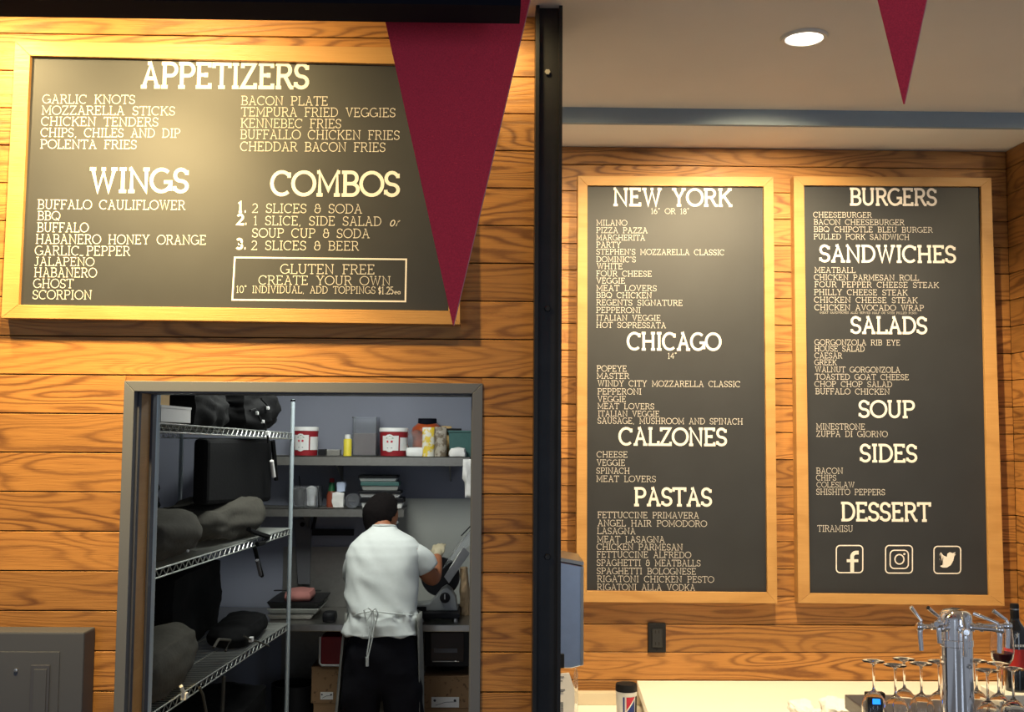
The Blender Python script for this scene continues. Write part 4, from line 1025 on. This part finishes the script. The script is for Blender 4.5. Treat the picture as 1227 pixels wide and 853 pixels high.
# head
hf=Vector((sin(radians(50)),cos(radians(50)),-.38)).normalized(); hr=hf.cross(Vector((0,0,1))).normalized(); hu=hr.cross(hf).normalized()
HC=at(456.5,619,5.88)+Vector((0,0,.0))
bm=bmesh.new(); bmesh.ops.create_icosphere(bm,subdivisions=4,radius=1)
def headpt(d,inf=0):
    # d unit: x right, y forward, z up
    rx,ry,rz=.076,.096,.118
    x,y,z=d.x*rx,d.y*ry,d.z*rz
    if d.z<0: k=1-.30*(-d.z)**1.3; x*=k; y*= (1-.12*(-d.z)) 
    if d.z<0 and d.y<0: y*=1-.35*(-d.z)
    f=max(0,d.y)
    g_=lambda cx,cz,sx,sz_: math.exp(-((d.x-cx)/sx)**2-((d.z-cz)/sz_)**2)*(f>0.3)
    y+=.024*g_(0,-.16,.14,.20)+.008*g_(0,.12,.5,.10)-.010*g_(.33,.0,.16,.11)-.010*g_(-.33,0,.16,.11)+.009*g_(0,-.52,.25,.07)+.010*g_(0,-.86,.3,.14)+.006*g_(0,-.63,.22,.05)
    v=Vector((x,y,z)); v+=v.normalized()*inf
    return HC+hr*v.x+hf*v.y+hu*v.z
for v in bm.verts: v.co=headpt(v.co.normalized())
body.bm(bm,True)
def ell(c,axes,rad,sub=2):
    bm=bmesh.new(); bmesh.ops.create_icosphere(bm,subdivisions=sub,radius=1)
    for v in bm.verts: d=v.co.copy(); v.co=Vector(c)+axes[0]*d.x*rad[0]+axes[1]*d.y*rad[1]+axes[2]*d.z*rad[2]
    return bm
for s_ in (-1,1):
    ec=HC+hr*s_*.078+hf*(-.012)+hu*(-.008); body.bm(ell(ec,(hr,(hf*.9+hr*s_*-.0).normalized(),hu),(.009,.020,.032)))
# hands
def hand(wr,dirv,upv,side,target,curl=.5):
    d=dirv.normalized(); n=(upv-d*upv.dot(d)).normalized(); sd=d.cross(n)*side
    # palm
    bmq=ell(wr+d*.045,(sd,d,n),(.040,.052,.016),3); target.bm(bmq)
    for k,(o,L,r) in enumerate(((-.030,.072,.0085),(-.010,.082,.009),(.010,.078,.009),(.030,.062,.008))):
        b0=wr+d*.06+sd*o; pts=[b0]; a=0
        for j,f in enumerate((.45,.32,.25)):
            a+=curl*(.5 if j==0 else 1); pts.append(pts[-1]+(d*cos(a)-n*sin(a))*L*f)
        v2,f2=skin_mesh([b0-d*.02]+pts,[(0,1),(1,2),(2,3),(3,4)],[r,r*1.05,r,r*.95,r*.8],sub=1); target.add(v2,f2,True)
    b0=wr+d*.02-sd*.032; pts=[b0,b0+(-sd*.7+d*.7).normalized()*.030-n*.006,b0+(-sd*.55+d*.9).normalized()*.055-n*.02,b0+(-sd*.3+d).normalized()*.075-n*.034]
    v2,f2=skin_mesh([wr+d*.01]+pts,[(0,1),(1,2),(2,3),(3,4)],[.010,.011,.011,.010,.008],sub=1); target.add(v2,f2,True)
lh=MB(); hand(lw,Vector((.7,.7,.05)),Vector((0,0,1)),1,body)
bo=body.build('body',M['skin'],person)
rm=bo.modifiers.new('remesh','REMESH'); rm.mode='VOXEL'; rm.voxel_size=.0065; rm.use_smooth_shade=True
smd=bo.modifiers.new('smooth','SMOOTH'); smd.factor=.5; smd.iterations=2
gl=MB(); hand(rw+Vector((0,-.012,-.01)),Vector((.05,.75,.55)),Vector((-.2,-.5,.8)),1,gl,.35)
v2,f2=skin_mesh([re_.lerp(rw,.86),rw,rw+Vector((.005,.03,.025))],[(0,1),(1,2)],[.033,.031,.028],sub=2); gl.add(v2,f2,True)
go=gl.build('glove',M['glove'],person); rm=go.modifiers.new('remesh','REMESH'); rm.mode='VOXEL'; rm.voxel_size=.0045; rm.use_smooth_shade=True
# eyes
for s_ in (-1,1):
    MB().bm(ell(HC+hr*s_*.028+hf*.088+hu*.0,(hr,hf,hu),(.012,.010,.010),2)).build('eye',M['white'],person)
# hair
bm=bmesh.new(); bmesh.ops.create_icosphere(bm,subdivisions=5,radius=1)
rem=[]
for v in bm.verts:
    d=v.co.normalized()
    lim = .30 if d.y>.35 else (-.22 if d.y>-.15 else -.78)
    lim = lim+ (.52*max(0,min(1,(d.y-.0)/.35)) if d.y>0 else 0)
    inn = d.z>lim
    v.co=headpt(d,.014+.004*noise.noise(d*14) if inn else -.012)
    if d.z<lim-.12: rem.append(v)
bmesh.ops.delete(bm,geom=rem,context='VERTS')
MB().bm(bm,True).build('hair',M['hair'],person)
# beard / sideburn
bm=bmesh.new(); bmesh.ops.create_icosphere(bm,subdivisions=5,radius=1); rem=[]
for v in bm.verts:
    d=v.co.normalized(); ok=(d.z<-.28 and d.y>.02 and not(abs(d.x)<.3 and d.z>-.60)) or (-.35<d.z<.1 and .0<d.y<.22)
    v.co=headpt(d,.006+.002*noise.noise(d*20))
    if not ok: rem.append(v)
bmesh.ops.delete(bm,geom=rem,context='VERTS'); MB().bm(bm,True).build('beard',M['hair'],person)

# T-shirt: torso loft from collar to hem
rings=[ # (y px, x left, x right, Y centre, half depth)
 (629.5,446.5,474,5.83,.070),(634,442,477,5.815,.088),(639,434,486,5.80,.102),(645,427,496,5.78,.112),(653,420,503,5.76,.118),(664,415.5,505.5,5.745,.130),(680,414.5,503.5,5.725,.136),(700,414,500.5,5.70,.136),(718,414,498.5,5.67,.132),(730,415,497.5,5.645,.128),(736,416.5,496.5,5.635,.122),(745,415,498,5.62,.128),(758,412.5,499.5,5.61,.135)]
vs=[];fs=[];NN=56
def cr(tab,t):
    n=len(tab)-1; u=t*n; i=min(int(u),n-1); f=u-i
    f2=f
    return [tab[i][k]+(tab[i+1][k]-tab[i][k])*f2 for k in range(5)]
NR=70
for i in range(NR+1):
    y,xa,xb,Yc,hd=cr(rings,i/NR); A=at(xa,y,Yc);B_=at(xb,y,Yc); cx=(A.x+B_.x)/2; rx=(B_.x-A.x)/2; z=(A.z+B_.z)/2
    for k in range(NN):
        a=2*pi*k/NN; ca,sa=cos(a),sin(a)
        e=.86; px=abs(ca)**e*(1 if ca>0 else -1); py=abs(sa)**e*(1 if sa>0 else -1)
        q=Vector((cx+rx*px,Yc+hd*py,z))
        tt=i/NR
        # folds: converge to the tie, diagonal drapes
        u=(px*.9); amt=.008+.065*max(0,tt-.35)
        wv=noise.noise(Vector((q.x*9+q.z*5,q.y*3,q.z*5+3)))+.6*noise.noise(Vector((q.x*22+q.z*9,1.7,q.z*8)))
        fold=-abs(wv)
        d=Vector((px*.6,py,0)).normalized()
        q+=d*amt*(fold+.35)
        if i==NR: q+=Vector((0,0,.006*sin(k*.9)))
        if 40<i<64: q+=d*.012*sin(k*1.15+1)*math.exp(-((tt-.83)/.05)**2)
        vs.append(q)
for i in range(NR):
    for k in range(NN): fs.append((i*NN+k,(i+1)*NN+k,(i+1)*NN+(k+1)%NN,i*NN+(k+1)%NN))
sh=MB().add(vs,fs,True).build('shirt',M['shirt'],person)
so=sh.modifiers.new('solid','SOLIDIFY'); so.thickness=.004; so.offset=-1
def sleeve(p0,p1,p2,r0,r1,r2,seed):
    """tapering tube open at the hem"""
    n=16; vs=[];fs=[]; K=22
    for i in range(K+1):
        k=i/K
        c=p0*(1-k)**2+p1*2*k*(1-k)+p2*k*k; tg=((p1-p0)*(1-k)+(p2-p1)*k).normalized()
        up=Vector((0,1,0)); up=(up-tg*up.dot(tg)).normalized(); s2=tg.cross(up)
        rr=r0*(1-k)**2+r1*2*k*(1-k)+r2*k*k
        for j in range(n*2):
            a=2*pi*j/(n*2); w_=1+.09*noise.noise(Vector((cos(a)*2,sin(a)*2+seed,k*3)))
            vs.append(c+(up*cos(a)+s2*sin(a))*rr*w_)
    n*=2
    for i in range(K):
        for j in range(n): fs.append((i*n+j,i*n+(j+1)%n,(i+1)*n+(j+1)%n,(i+1)*n+j))
    fs.append(tuple(range(n))[::-1])
    o=MB().add(vs,fs,True).build('sleeve',M['shirt'],person); q=o.modifiers.new('solid','SOLIDIFY'); q.thickness=.004; q.offset=-1
sleeve(at(484,664,5.76),at(500,662,5.75),at(512,681,5.775),.058,.078,.063,1)
sleeve(at(436,668,5.76),at(426,668,5.76),at(424,692,5.83),.060,.070,.058,2)
# collar
cpts=[]
for k in range(24):
    a=2*pi*k/24; A=at(446.5,630,5.835);B_=at(474,630,5.835); cpts.append(Vector(((A.x+B_.x)/2+(B_.x-A.x)/2*cos(a)*1.0,5.83+.071*sin(a),A.z-.002-.012*sin(a))))
MB().tube(cpts,.006,6,closed=True).build('collar',M['shirt'],person)
# trousers
tv=[hip+Vector((0,0,.15)),hip+Vector((0,0,-.03)),hip+Vector((.085,0,-.14)),Vector((hip.x+.125,5.63,.52)),Vector((hip.x+.135,5.60,.12)),hip+Vector((-.085,0,-.14)),Vector((hip.x-.125,5.63,.52)),Vector((hip.x-.135,5.59,.12))]
v2,f2=skin_mesh(tv,[(0,1),(1,2),(2,3),(3,4),(1,5),(5,6),(6,7)],[(.170,.130),(.19,.145),(.118,.125),(.105,.105),(.092,.092),(.118,.125),(.105,.105),(.092,.092)],sub=3)
for v in v2: 
    q=v-Vector((hip.x,5.6,v.z)); wv=noise.noise(Vector((v.x*7,v.y*7,v.z*11)))+.5*noise.noise(Vector((v.x*15,v.y*12,v.z*24)))
    v+=q.normalized()*.012*wv if q.length>1e-4 else Vector()
to=MB().add(v2,f2,True).build('trousers',M['pants'],person); rm=to.modifiers.new('remesh','REMESH'); rm.mode='VOXEL'; rm.voxel_size=.009; rm.use_smooth_shade=True
# apron: cloth wrapped round the front, its edges show at both sides
vs=[];fs=[];K=34;Rr=14
for i in range(Rr+1):
    k=i/Rr; z=1.10-.56*k
    for j in range(K+1):
        a=radians(-24+228*j/K); lean=.030*k
        rx=.192+.018*k+.008*sin(j*1.7+k*2); 
        vs.append((hip.x+rx*cos(a)-(.03*k if a>pi*.8 else 0),5.64+(.165+.03*k)*sin(a),z))
for i in range(Rr):
    for j in range(K): fs.append((i*(K+1)+j,(i+1)*(K+1)+j,(i+1)*(K+1)+j+1,i*(K+1)+j+1))
ap=MB().add(vs,fs,True).build('apron',M['apron'],person); q=ap.modifiers.new('solid','SOLIDIFY'); q.thickness=.003
# apron strings and bow at the back
def bz(x,y,Y=5.49): return at(x,y,Y)
MB().tube([bz(418,739,5.60),bz(430,735,5.505),bz(446,732,5.485),bz(470,735,5.495),bz(490,737,5.55),bz(497,737,5.62)],.004,6).build('apron_string',M['shirt'],person)
MB().tube([bz(446,732,5.475),bz(441,728,5.46),bz(436,731,5.46),bz(439,745,5.47),bz(446,733,5.475)],.0035,6).build('apron_string',M['shirt'],person)
MB().tube([bz(446,732,5.475),bz(450,729,5.46),bz(453,736,5.46),bz(450,748,5.47),bz(447,734,5.475)],.0035,6).build('apron_string',M['shirt'],person)
MB().tube([bz(446,733,5.475),bz(445,750,5.465),bz(442,770,5.455),bz(440,782,5.45),bz(440,797,5.45)],.0035,6).build('apron_string',M['shirt'],person)
MB().tube([bz(447,733,5.475),bz(448,750,5.465),bz(446,766,5.455),bz(442,783,5.45),bz(440.5,790,5.45)],.0035,6).build('apron_string',M['shirt'],person)
MB().tube([bz(440,787,5.449),bz(440,798,5.449)],.008,8).build('string_end',M['shirt'],person)

# ================================================================== BAR
zc=at(860,815.5,Y2).z
def cut(px,py,z): return atz(px,py,z)
e0=at(763,815.5,Y2); e1=atz(776,853,zc); slope=(e1.x-e0.x)/(e1.y-e0.y); yfr=4.0; xfr=e0.x+slope*(yfr-Y2)
xe=XR-.002
def slabq(x0f,x1f,y0,x0b,x1b,y1,z0,z1): return MB().hexa([(x0f,y0,z0),(x1f,y0,z0),(x1b,y1,z0),(x0b,y1,z0)],[(x0f,y0,z1),(x1f,y0,z1),(x1b,y1,z1),(x0b,y1,z1)])
mb=slabq(xfr,xe,yfr,e0.x,xe,Y2-.001,zc-.04,zc); t=thing('bar_counter','cream back bar counter along the oak wall under the tall menus','counter',(1.5,4.5,0))
mb.build('counter_top',M['counter'],t,bev=.003)
slabq(xfr+.02,xe,yfr+.03,e0.x+.02,xe,Y2-.001,.0,zc-.0405).build('cabinet_body',M['counterside'],t)
zl=at(720,827,Y2).z
t=thing('side_counter','lower cream counter with a raised back edge left of the back bar','counter',(.35,4.5,0))
x0=XPL+.022
slabq(x0,xfr+.018,yfr,x0,e0.x+.018,Y2-.001,0,zl-.055).build('counter_top',M['counter'],t)
MB().box((x0,Y2-.05,zl-.055),(e0.x+.018,Y2-.001,zl),.004).build('back_edge',M['counterside'],t)

# canister with black lid and red/blue label
Yc=4.42; a,c=span(737.5,763.5,Yc,830); cx=(a+c)/2; r=(c-a)/2; zt=ztop(818,Yc,750); zb=zl-.055; h=zt-zb
t=thing('soda_cup','white cup with black lid and blue and red label on the side counter','cup',(cx,Yc,zb))
MB().lathe([(0,0),(r*.86,0),(r*.95,h*.80),(r*.95,h*.84)],(cx,Yc,zb),32).build('body',M['white'],t)
MB().lathe([(r*.93,h*.80),(r*.97,h*.805),(r*.97,h*.86)],(cx,Yc,zb),32).build('rim',M['white'],t)
MB().lathe([(r,h*.86),(r*1.0,h*.95),(r*.93,h*.99),(0,h)],(cx,Yc,zb),32).build('lid',M['black'],t)
def cyl(u,v,dr=.0012): a_=-pi/2+u; rr=r*(.86+.09*(v/(h*.8)))+dr; return (cx+rr*cos(a_),Yc+rr*sin(a_),zb+v)
def cpatch(u0,u1,vf0,vf1,m,nm,dr=.0012,n=8):
    vs=[]
    for i in range(n+1):
        k=i/n;u=u0+(u1-u0)*k; vs+=[cyl(u,vf0(k),dr),cyl(u,vf1(k),dr)]
    MB().add(vs,[(2*i,2*i+2,2*i+3,2*i+1) for i in range(n)]).build(nm,m,t)
hl=h*.78
cpatch(-.45,-.28,lambda k:.02,lambda k:hl,M['bluetext'],'label_stripe')
cpatch(-.12,.75,lambda k:.02,lambda k:hl,M['bluetext'],'label')
cpatch(-.12,.75,lambda k:hl-.052+.052*k,lambda k:hl,M['redtext'],'label_flash',.0022)
cpatch(-.12,.75,lambda k:hl-.060+.052*k,lambda k:hl-.052+.052*k,M['white'],'label_line',.0024)
cpatch(.85,1.6,lambda k:.02,lambda k:hl,M['black'],'label')

# stainless towel dispenser on the partition, beside the pillar
Yd=4.25
def D(x,y,Y=Yd): return at(x,y,Y)
x0=XPL+.022
tl=D(671,671);tr=D(699.5,678.5);br=D(699.5,797);bl=D(671,803)
t=thing('towel_dispenser','stainless steel towel dispenser mounted beside the dark pillar','dispenser',((x0+tr.x)/2,Yd+.12,br.z))
q0=[Vector((x0,Yd,tl.z+.012)),Vector((tr.x,Yd,tr.z)),Vector((tr.x,Yd,br.z)),Vector((tr.x-.045,Yd,br.z-.012)),Vector((x0,Yd,br.z-.012))]
q1=[v+Vector((0,.30,0)) for v in q0]
MB().add(q0+q1,[(0,1,2,3,4),(9,8,7,6,5),(0,5,6,1),(1,6,7,2),(2,7,8,3),(3,8,9,4),(4,9,5,0)]).build('cover',mat('brushed_steel',(.50,.58,.72),.28,1,scale=30,var=.08),t,bev=.004)
q=[Vector((tr.x-.012,Yd-.004,tr.z-.004)),Vector((tr.x-.002,Yd-.004,tr.z-.006)),Vector((tr.x-.002,Yd-.004,br.z+.004)),Vector((tr.x-.012,Yd-.004,br.z))]
MB().hexa(q,[v+Vector((0,.004,0)) for v in q]).build('edge_strip',M['steel'],t)
MB().box((x0,Yd-.012,D(671,800).z),(D(676,800).x,Yd,D(671,783).z),.003).build('latch',M['black'],t)
q=[Vector((x0,Yd-.002,tl.z+.013)),Vector((tr.x,Yd-.002,tr.z+.001)),Vector((tr.x,Yd+.30,tr.z+.001)),Vector((x0,Yd+.30,tl.z+.013))]
q=[v+Vector((0,0,.002)) for v in q]
MB().hexa(q,[v+Vector((0,0,.014)) for v in q]).build('top_cap',M['steel'],t)
# notice with print hanging below, clear bottle
a=D(672,852,4.2);
zs_=zl-.055
vs=[D(671,807,4.2),D(682,806,4.2),D(688.5,826,4.2),D(688.5,868,4.2),D(671,868,4.2)]
vs=[Vector((max(v.x,x0+.001),4.2,v.z)) for v in vs]
t=thing('paper_notice','white printed paper standing under the towel dispenser','paper',(vs[3].x-.02,4.2,vs[3].z))
MB().add(vs+[v+Vector((0,.003,0)) for v in vs],[(0,1,2,3,4),(9,8,7,6,5),(0,5,6,1),(1,6,7,2),(2,7,8,3),(3,8,9,4),(4,9,5,0)]).build('sheet',M['paper'],t)
mb=MB()
for (x_a,x_b,y_) in ((671,676,811),(671,674,816),(671,677,826.5),(671,675,829)): 
    p_=D(x_a+.6,y_,4.197);q_=D(x_b,y_+.2,4.197); mb.box((p_.x,4.1985,p_.z-.0015),(q_.x,4.2,p_.z+.0015))
for k in range(7):
    p_=D(672,842+k*1.7,4.197);q_=D(675,843,4.197); mb.box((p_.x,4.1985,p_.z-.0012),(q_.x,4.2,p_.z+.0012))
tag(mb.build('print',M['greytext'],t),kind='stuff')
a,c=span(687.5,692.5,4.4,815); cx=(a+c)/2; r=(c-a)/2
t=thing('clear_bottle','slim clear bottle standing behind the white paper on the side counter','bottle',(cx,4.4,zs_)); zt=ztop(801,4.4,690)
MB().lathe([(0,0),(r,0),(r,zt-zs_-.02),(r*.5,zt-zs_),(0,zt-zs_)],(cx,4.4,zs_),16).build('body',M['clearplastic'],t)

# front bar ledge (dark stone) and raised cream end
zg=atz(1060,838,0) ; LY1=4.02; zg=at(1060,832,LY1).z
lx0=at(1012,840,LY1).x; lx1=2.35
t=thing('bar_ledge','speckled dark stone bar ledge carrying the glasses and beer tower','counter',((lx0+lx1)/2,3.7,0))
MB().box((lx0,3.35,zg-.05),(lx1,LY1,zg),.004).build('ledge_top',M['darkledge'],t)
MB().box((lx0+.02,3.40,0),(lx1,LY1-.03,zg-.0505)).build('ledge_base',M['gap'],t)
ZG=zg
def wineglass(label,x,y,Y,flip=True,wine=False,group='stemmed glasses standing upside down on the bar ledge',H_=.205,z=None):
    c=at(x,y,Y); 
    pr=[(.0355,0),(.0355,.0015),(.012,.004),(.0045,.012),(.0038,.03),(.0038,.085),(.006,.094),(.020,.104),(.033,.120),(.039,.142),(.0385,.165),(.034,.190),(.031,H_)]
    inn=[(.0300,H_),(.0330,.190),(.0373,.165),(.0378,.142),(.0318,.121),(.018,.106),(0,.100)]
    prof=[(0,0)]+pr+inn
    if flip: prof=[(r,H_-h) for r,h in prof][::-1]
    z0=ZG+.0005 if z is None else z
    t=thing('wine_glass',label,'glass',(c.x,Y,z0),group)
    MB().lathe([(r,h) for r,h in prof],(c.x,Y,z0),28).build('glass_body',M['glass'],t)
    if wine: MB().lathe([(0,.1015),(.0175,.1075),(.0312,.122),(.0366,.138),(0,.138)],(c.x,Y,z0),28).build('wine',M['wine'],t)
    return c
z_=ZG
def Yfor(x,ybase,hgt=.205):      # depth at which a base at height ZG+hgt shows at pixel row ybase
    return atz(x,ybase,ZG+hgt).y
for lab,x,yb in (('leftmost upside-down wine glass, in front of the small blue display',1046.5,792),('upside-down wine glass, second from the left on the bar ledge',1072.5,797),('upside-down wine glass right behind the second from the left',1083,789.5),
                 ('upside-down wine glass, the last fully clear of the beer tower on its left',1103.5,795),('upside-down wine glass half hidden by the left side of the beer tower',1125,792.5),
                 ('upside-down wine glass just right of the beer tower',1169.5,791.5),('upside-down wine glass right of the beer tower, in the middle of the right-hand group',1183,803),('upside-down wine glass under the stemmed glass of red wine',1196,795),('rightmost upside-down wine glass, nearest the camera',1213.5,801)):
    Y=Yfor(x,yb); Y=min(max(Y,3.4),3.97); print(lab[:44],round(Y,3)); wineglass(lab,x,yb,Y)
# beer tower
Yt=3.52; a,c=span(1127.5,1165,Yt,800); cx=(a+c)/2; r=(c-a)/2; zt=ztop(733,Yt,1146); h=zt-ZG; pxm=F/Yt
t=thing('beer_tower','chrome cylindrical beer tower with several taps on the bar ledge','beer tower',(cx,Yt,ZG))
zr=ztop(769,Yt,1146)-ZG
MB().lathe([(0,0),(r*1.5,0),(r*1.5,.012),(r,.022),(r,zr-.012)],(cx,Yt,ZG),48).build('column',M['chrome'],t)
MB().lathe([(r,zr-.012),(r*1.05,zr-.010),(r*1.05,zr+.010),(r,zr+.012)],(cx,Yt,ZG),48).build('ring',M['chrome'],t)
MB().lathe([(r,zr+.012),(r,h-.018)],(cx,Yt,ZG),48).build('column_head',M['chrome'],t)
MB().lathe([(r,h-.018),(r*.95,h-.006),(r*.7,h+.006),(r*.3,h+.011),(0,h+.012)],(cx,Yt,ZG),48).build('cap',M['chrome'],t)
zf=ztop(750,Yt,1146)
def tap(ang,L1,lv=(-.02,.06),spl=.075,up=0.0):
    d=Vector((cos(ang),sin(ang),0)); c0=Vector((cx,Yt,zf)); 
    def q(u,v): return c0+d*(r+u)+Vector((0,0,v))
    tp=MB().lathe([(0,0)],(0,0,0),3) if False else MB()
    tp.tube([q(-.004,0),q(.006,0),q(.0065,0)],[.013,.013,.011],14).tube([q(.006,0),q(.02,.0),q(.021,0),q(.032,0),q(.033,0),q(L1,up*.5)],[.008,.008,.0115,.0115,.008,.0085],14)
    f=tp.build('faucet',M['chrome'],t)
    MB().tube([q(L1-.012,up*.5),q(L1-.006,up*.5),q(L1+.008,up*.5),q(L1+.013,up*.5)],[.009,.0125,.0125,.009],14).tube([q(L1,up*.5+.012),q(L1,up*.5-.012)],.0095,12).build('valve_body',M['chrome'],f)
    MB().tube([q(L1,up*.5-.008),q(L1+.001,up*.5-.02),q(L1-.002,up*.5-spl)],[.0085,.0085,.0075],14).build('spout',M['chrome'],f)
    MB().tube([q(L1,up*.5+.010),q(L1-.004,up*.5+.020),q(L1+lv[0],up*.5+lv[1])],[.0065,.005,.0065],10).build('lever',M['chrome'],f)
tap(radians(186),.070,(.030,.062))
tap(radians(215),.034,(-.060,.055),.0)if False else tap(radians(214),.040,(.055,.055),.06,.03)
tap(radians(262),.055,(-.030,.045),.075)
tap(radians(-30),.078,(-.075,.045),.072)
tap(radians(2),.120,(-.045,.048),.070)
# upright glass of red wine, wine bottle on the raised cream end
zq=at(1216,827,3.93).z
xq=at(1183,830,4.10).x
zq=max(zq,ZG+.03)
t=thing('serving_board','cream raised board at the right end of the bar ledge under the wine bottle','board',((xq+lx1)/2,3.95,ZG)); 
MB().box((at(1199,830,3.85).x,3.86,ZG+.0005),(lx1,LY1-.01,zq),.003).build('slab',M['counter'],t)
Yb=3.93; a,c=span(1205,1230,Yb,800); cx=(a+c)/2; r=(c-a)/2; zt=ztop(723,Yb,1217)
t=thing('wine_bottle','dark wine bottle with black and red label at the right edge of the bar','bottle',(cx,Yb,zq)); h=zt-zq
MB().lathe([(0,0),(r,0),(r,h*.66),(r*.9,h*.72),(r*.5,h*.79),(r*.38,h*.83),(r*.37,h*.90)],(cx,Yb,zq),32).build('body',M['winebottle'],t)
MB().lathe([(r*.40,h*.83),(r*.40,h*.985),(r*.36,h),(0,h)],(cx,Yb,zq),24).build('foil',M['black'],t)
MB().lathe([(r*.415,h*.93),(r*.415,h*.945)],(cx,Yb,zq),24).build('foil_band',M['steel'],t)
zra=ztop(800,Yb,1217)-zq; zrb=ztop(776,Yb,1217)-zq
MB().lathe([(r*1.01,zra),(r*1.012,zrb)],(cx,Yb,zq),32).build('label',mat('red_label',(.60,.03,.02),.5,var=.03),t)
zla=ztop(774,Yb,1217)-zq; zlb=ztop(750,Yb,1217)-zq
vs=[(cx-.010+.004*dx,Yb-r*.98,zq+(zla+zlb)/2+.012*dz+.008) for dx,dz in ((0,1),(.6,.3),(2,.8),(1,-.1),(2.2,-1),(.2,-.4),(-1.6,-1),(-.6,-.1),(-1.8,.5),(-.4,.3))]
MB().add(vs,[tuple(range(len(vs)))]).build('emblem',M['white'],t)
for k in range(5): MB().box((cx-.020+.009*k,Yb-r*1.02,zq+zrb+.010),(cx-.014+.009*k,Yb-r*1.01,zq+zrb+.018)).build('print',M['white'],t)
wineglass('upright stemmed glass with a little red wine beside the wine bottle',1198,797,3.90,False,True,group='',z=None) if False else None
cw=at(1201,790,3.80)
t=thing('wine_glass','upright stemmed glass with a little red wine beside the wine bottle','glass',(cw.x,3.80,ZG))
zb=ztop(800,3.80,1200)-ZG; st=zb
prof=[(0,.0005),(.035,.0005),(.035,.002),(.012,.004),(.0042,.012),(.0038,st-.006),(.008,st),(.024,st+.012),(.036,st+.032),(.040,st+.058),(.038,st+.10),(.033,st+.150),(.0318,st+.150),(.0368,st+.10),(.0388,st+.058),(.0348,st+.033),(.022,st+.014),(0,st+.007)]
MB().lathe(prof,(cw.x,3.80,ZG),28).build('glass_body',M['glass'],t)
MB().lathe([(0,st+.0085),(.0215,st+.0155),(.034,st+.034),(.0375,st+.052),(0,st+.052)],(cw.x,3.80,ZG),28).build('wine',M['wine'],t)
# small appliance with blue display
Yd2=3.72; a,c=span(1039,1061,Yd2,838)
t=thing('display_unit','small black unit with a lit blue display close behind the leftmost glass','display',((a+c)/2,Yd2+.02,ZG))
zt3=at(1050,830.5,Yd2).z
MB().box((a,Yd2,ZG+.0005),(c,Yd2+.03,zt3),.003).build('body',M['black'],t)
MB().box((at(1045.5,838,Yd2).x,Yd2-.002,at(1050,843,Yd2).z),(at(1055.5,838,Yd2).x,Yd2+.001,at(1050,834,Yd2).z)).build('screen',M['bluelcd'],t)
# crumpled white papers on the back counter
for lab,x,Y,sz3,sd in (('crumpled white napkins on the back bar counter, the left heap',966,4.32,(.09,.16,.05),71),('crumpled white napkins on the back bar counter next to the dark ledge',1001,4.24,(.09,.16,.075),72)):
    c=at(x,845,Y); t=thing('napkin',lab,'napkin',(c.x,Y,zc)); soft((c.x,Y,zc+.0005),sz3,sd,amp=.035,freq=14,seg=5,box=.7).build('paper',M['paper'],t)
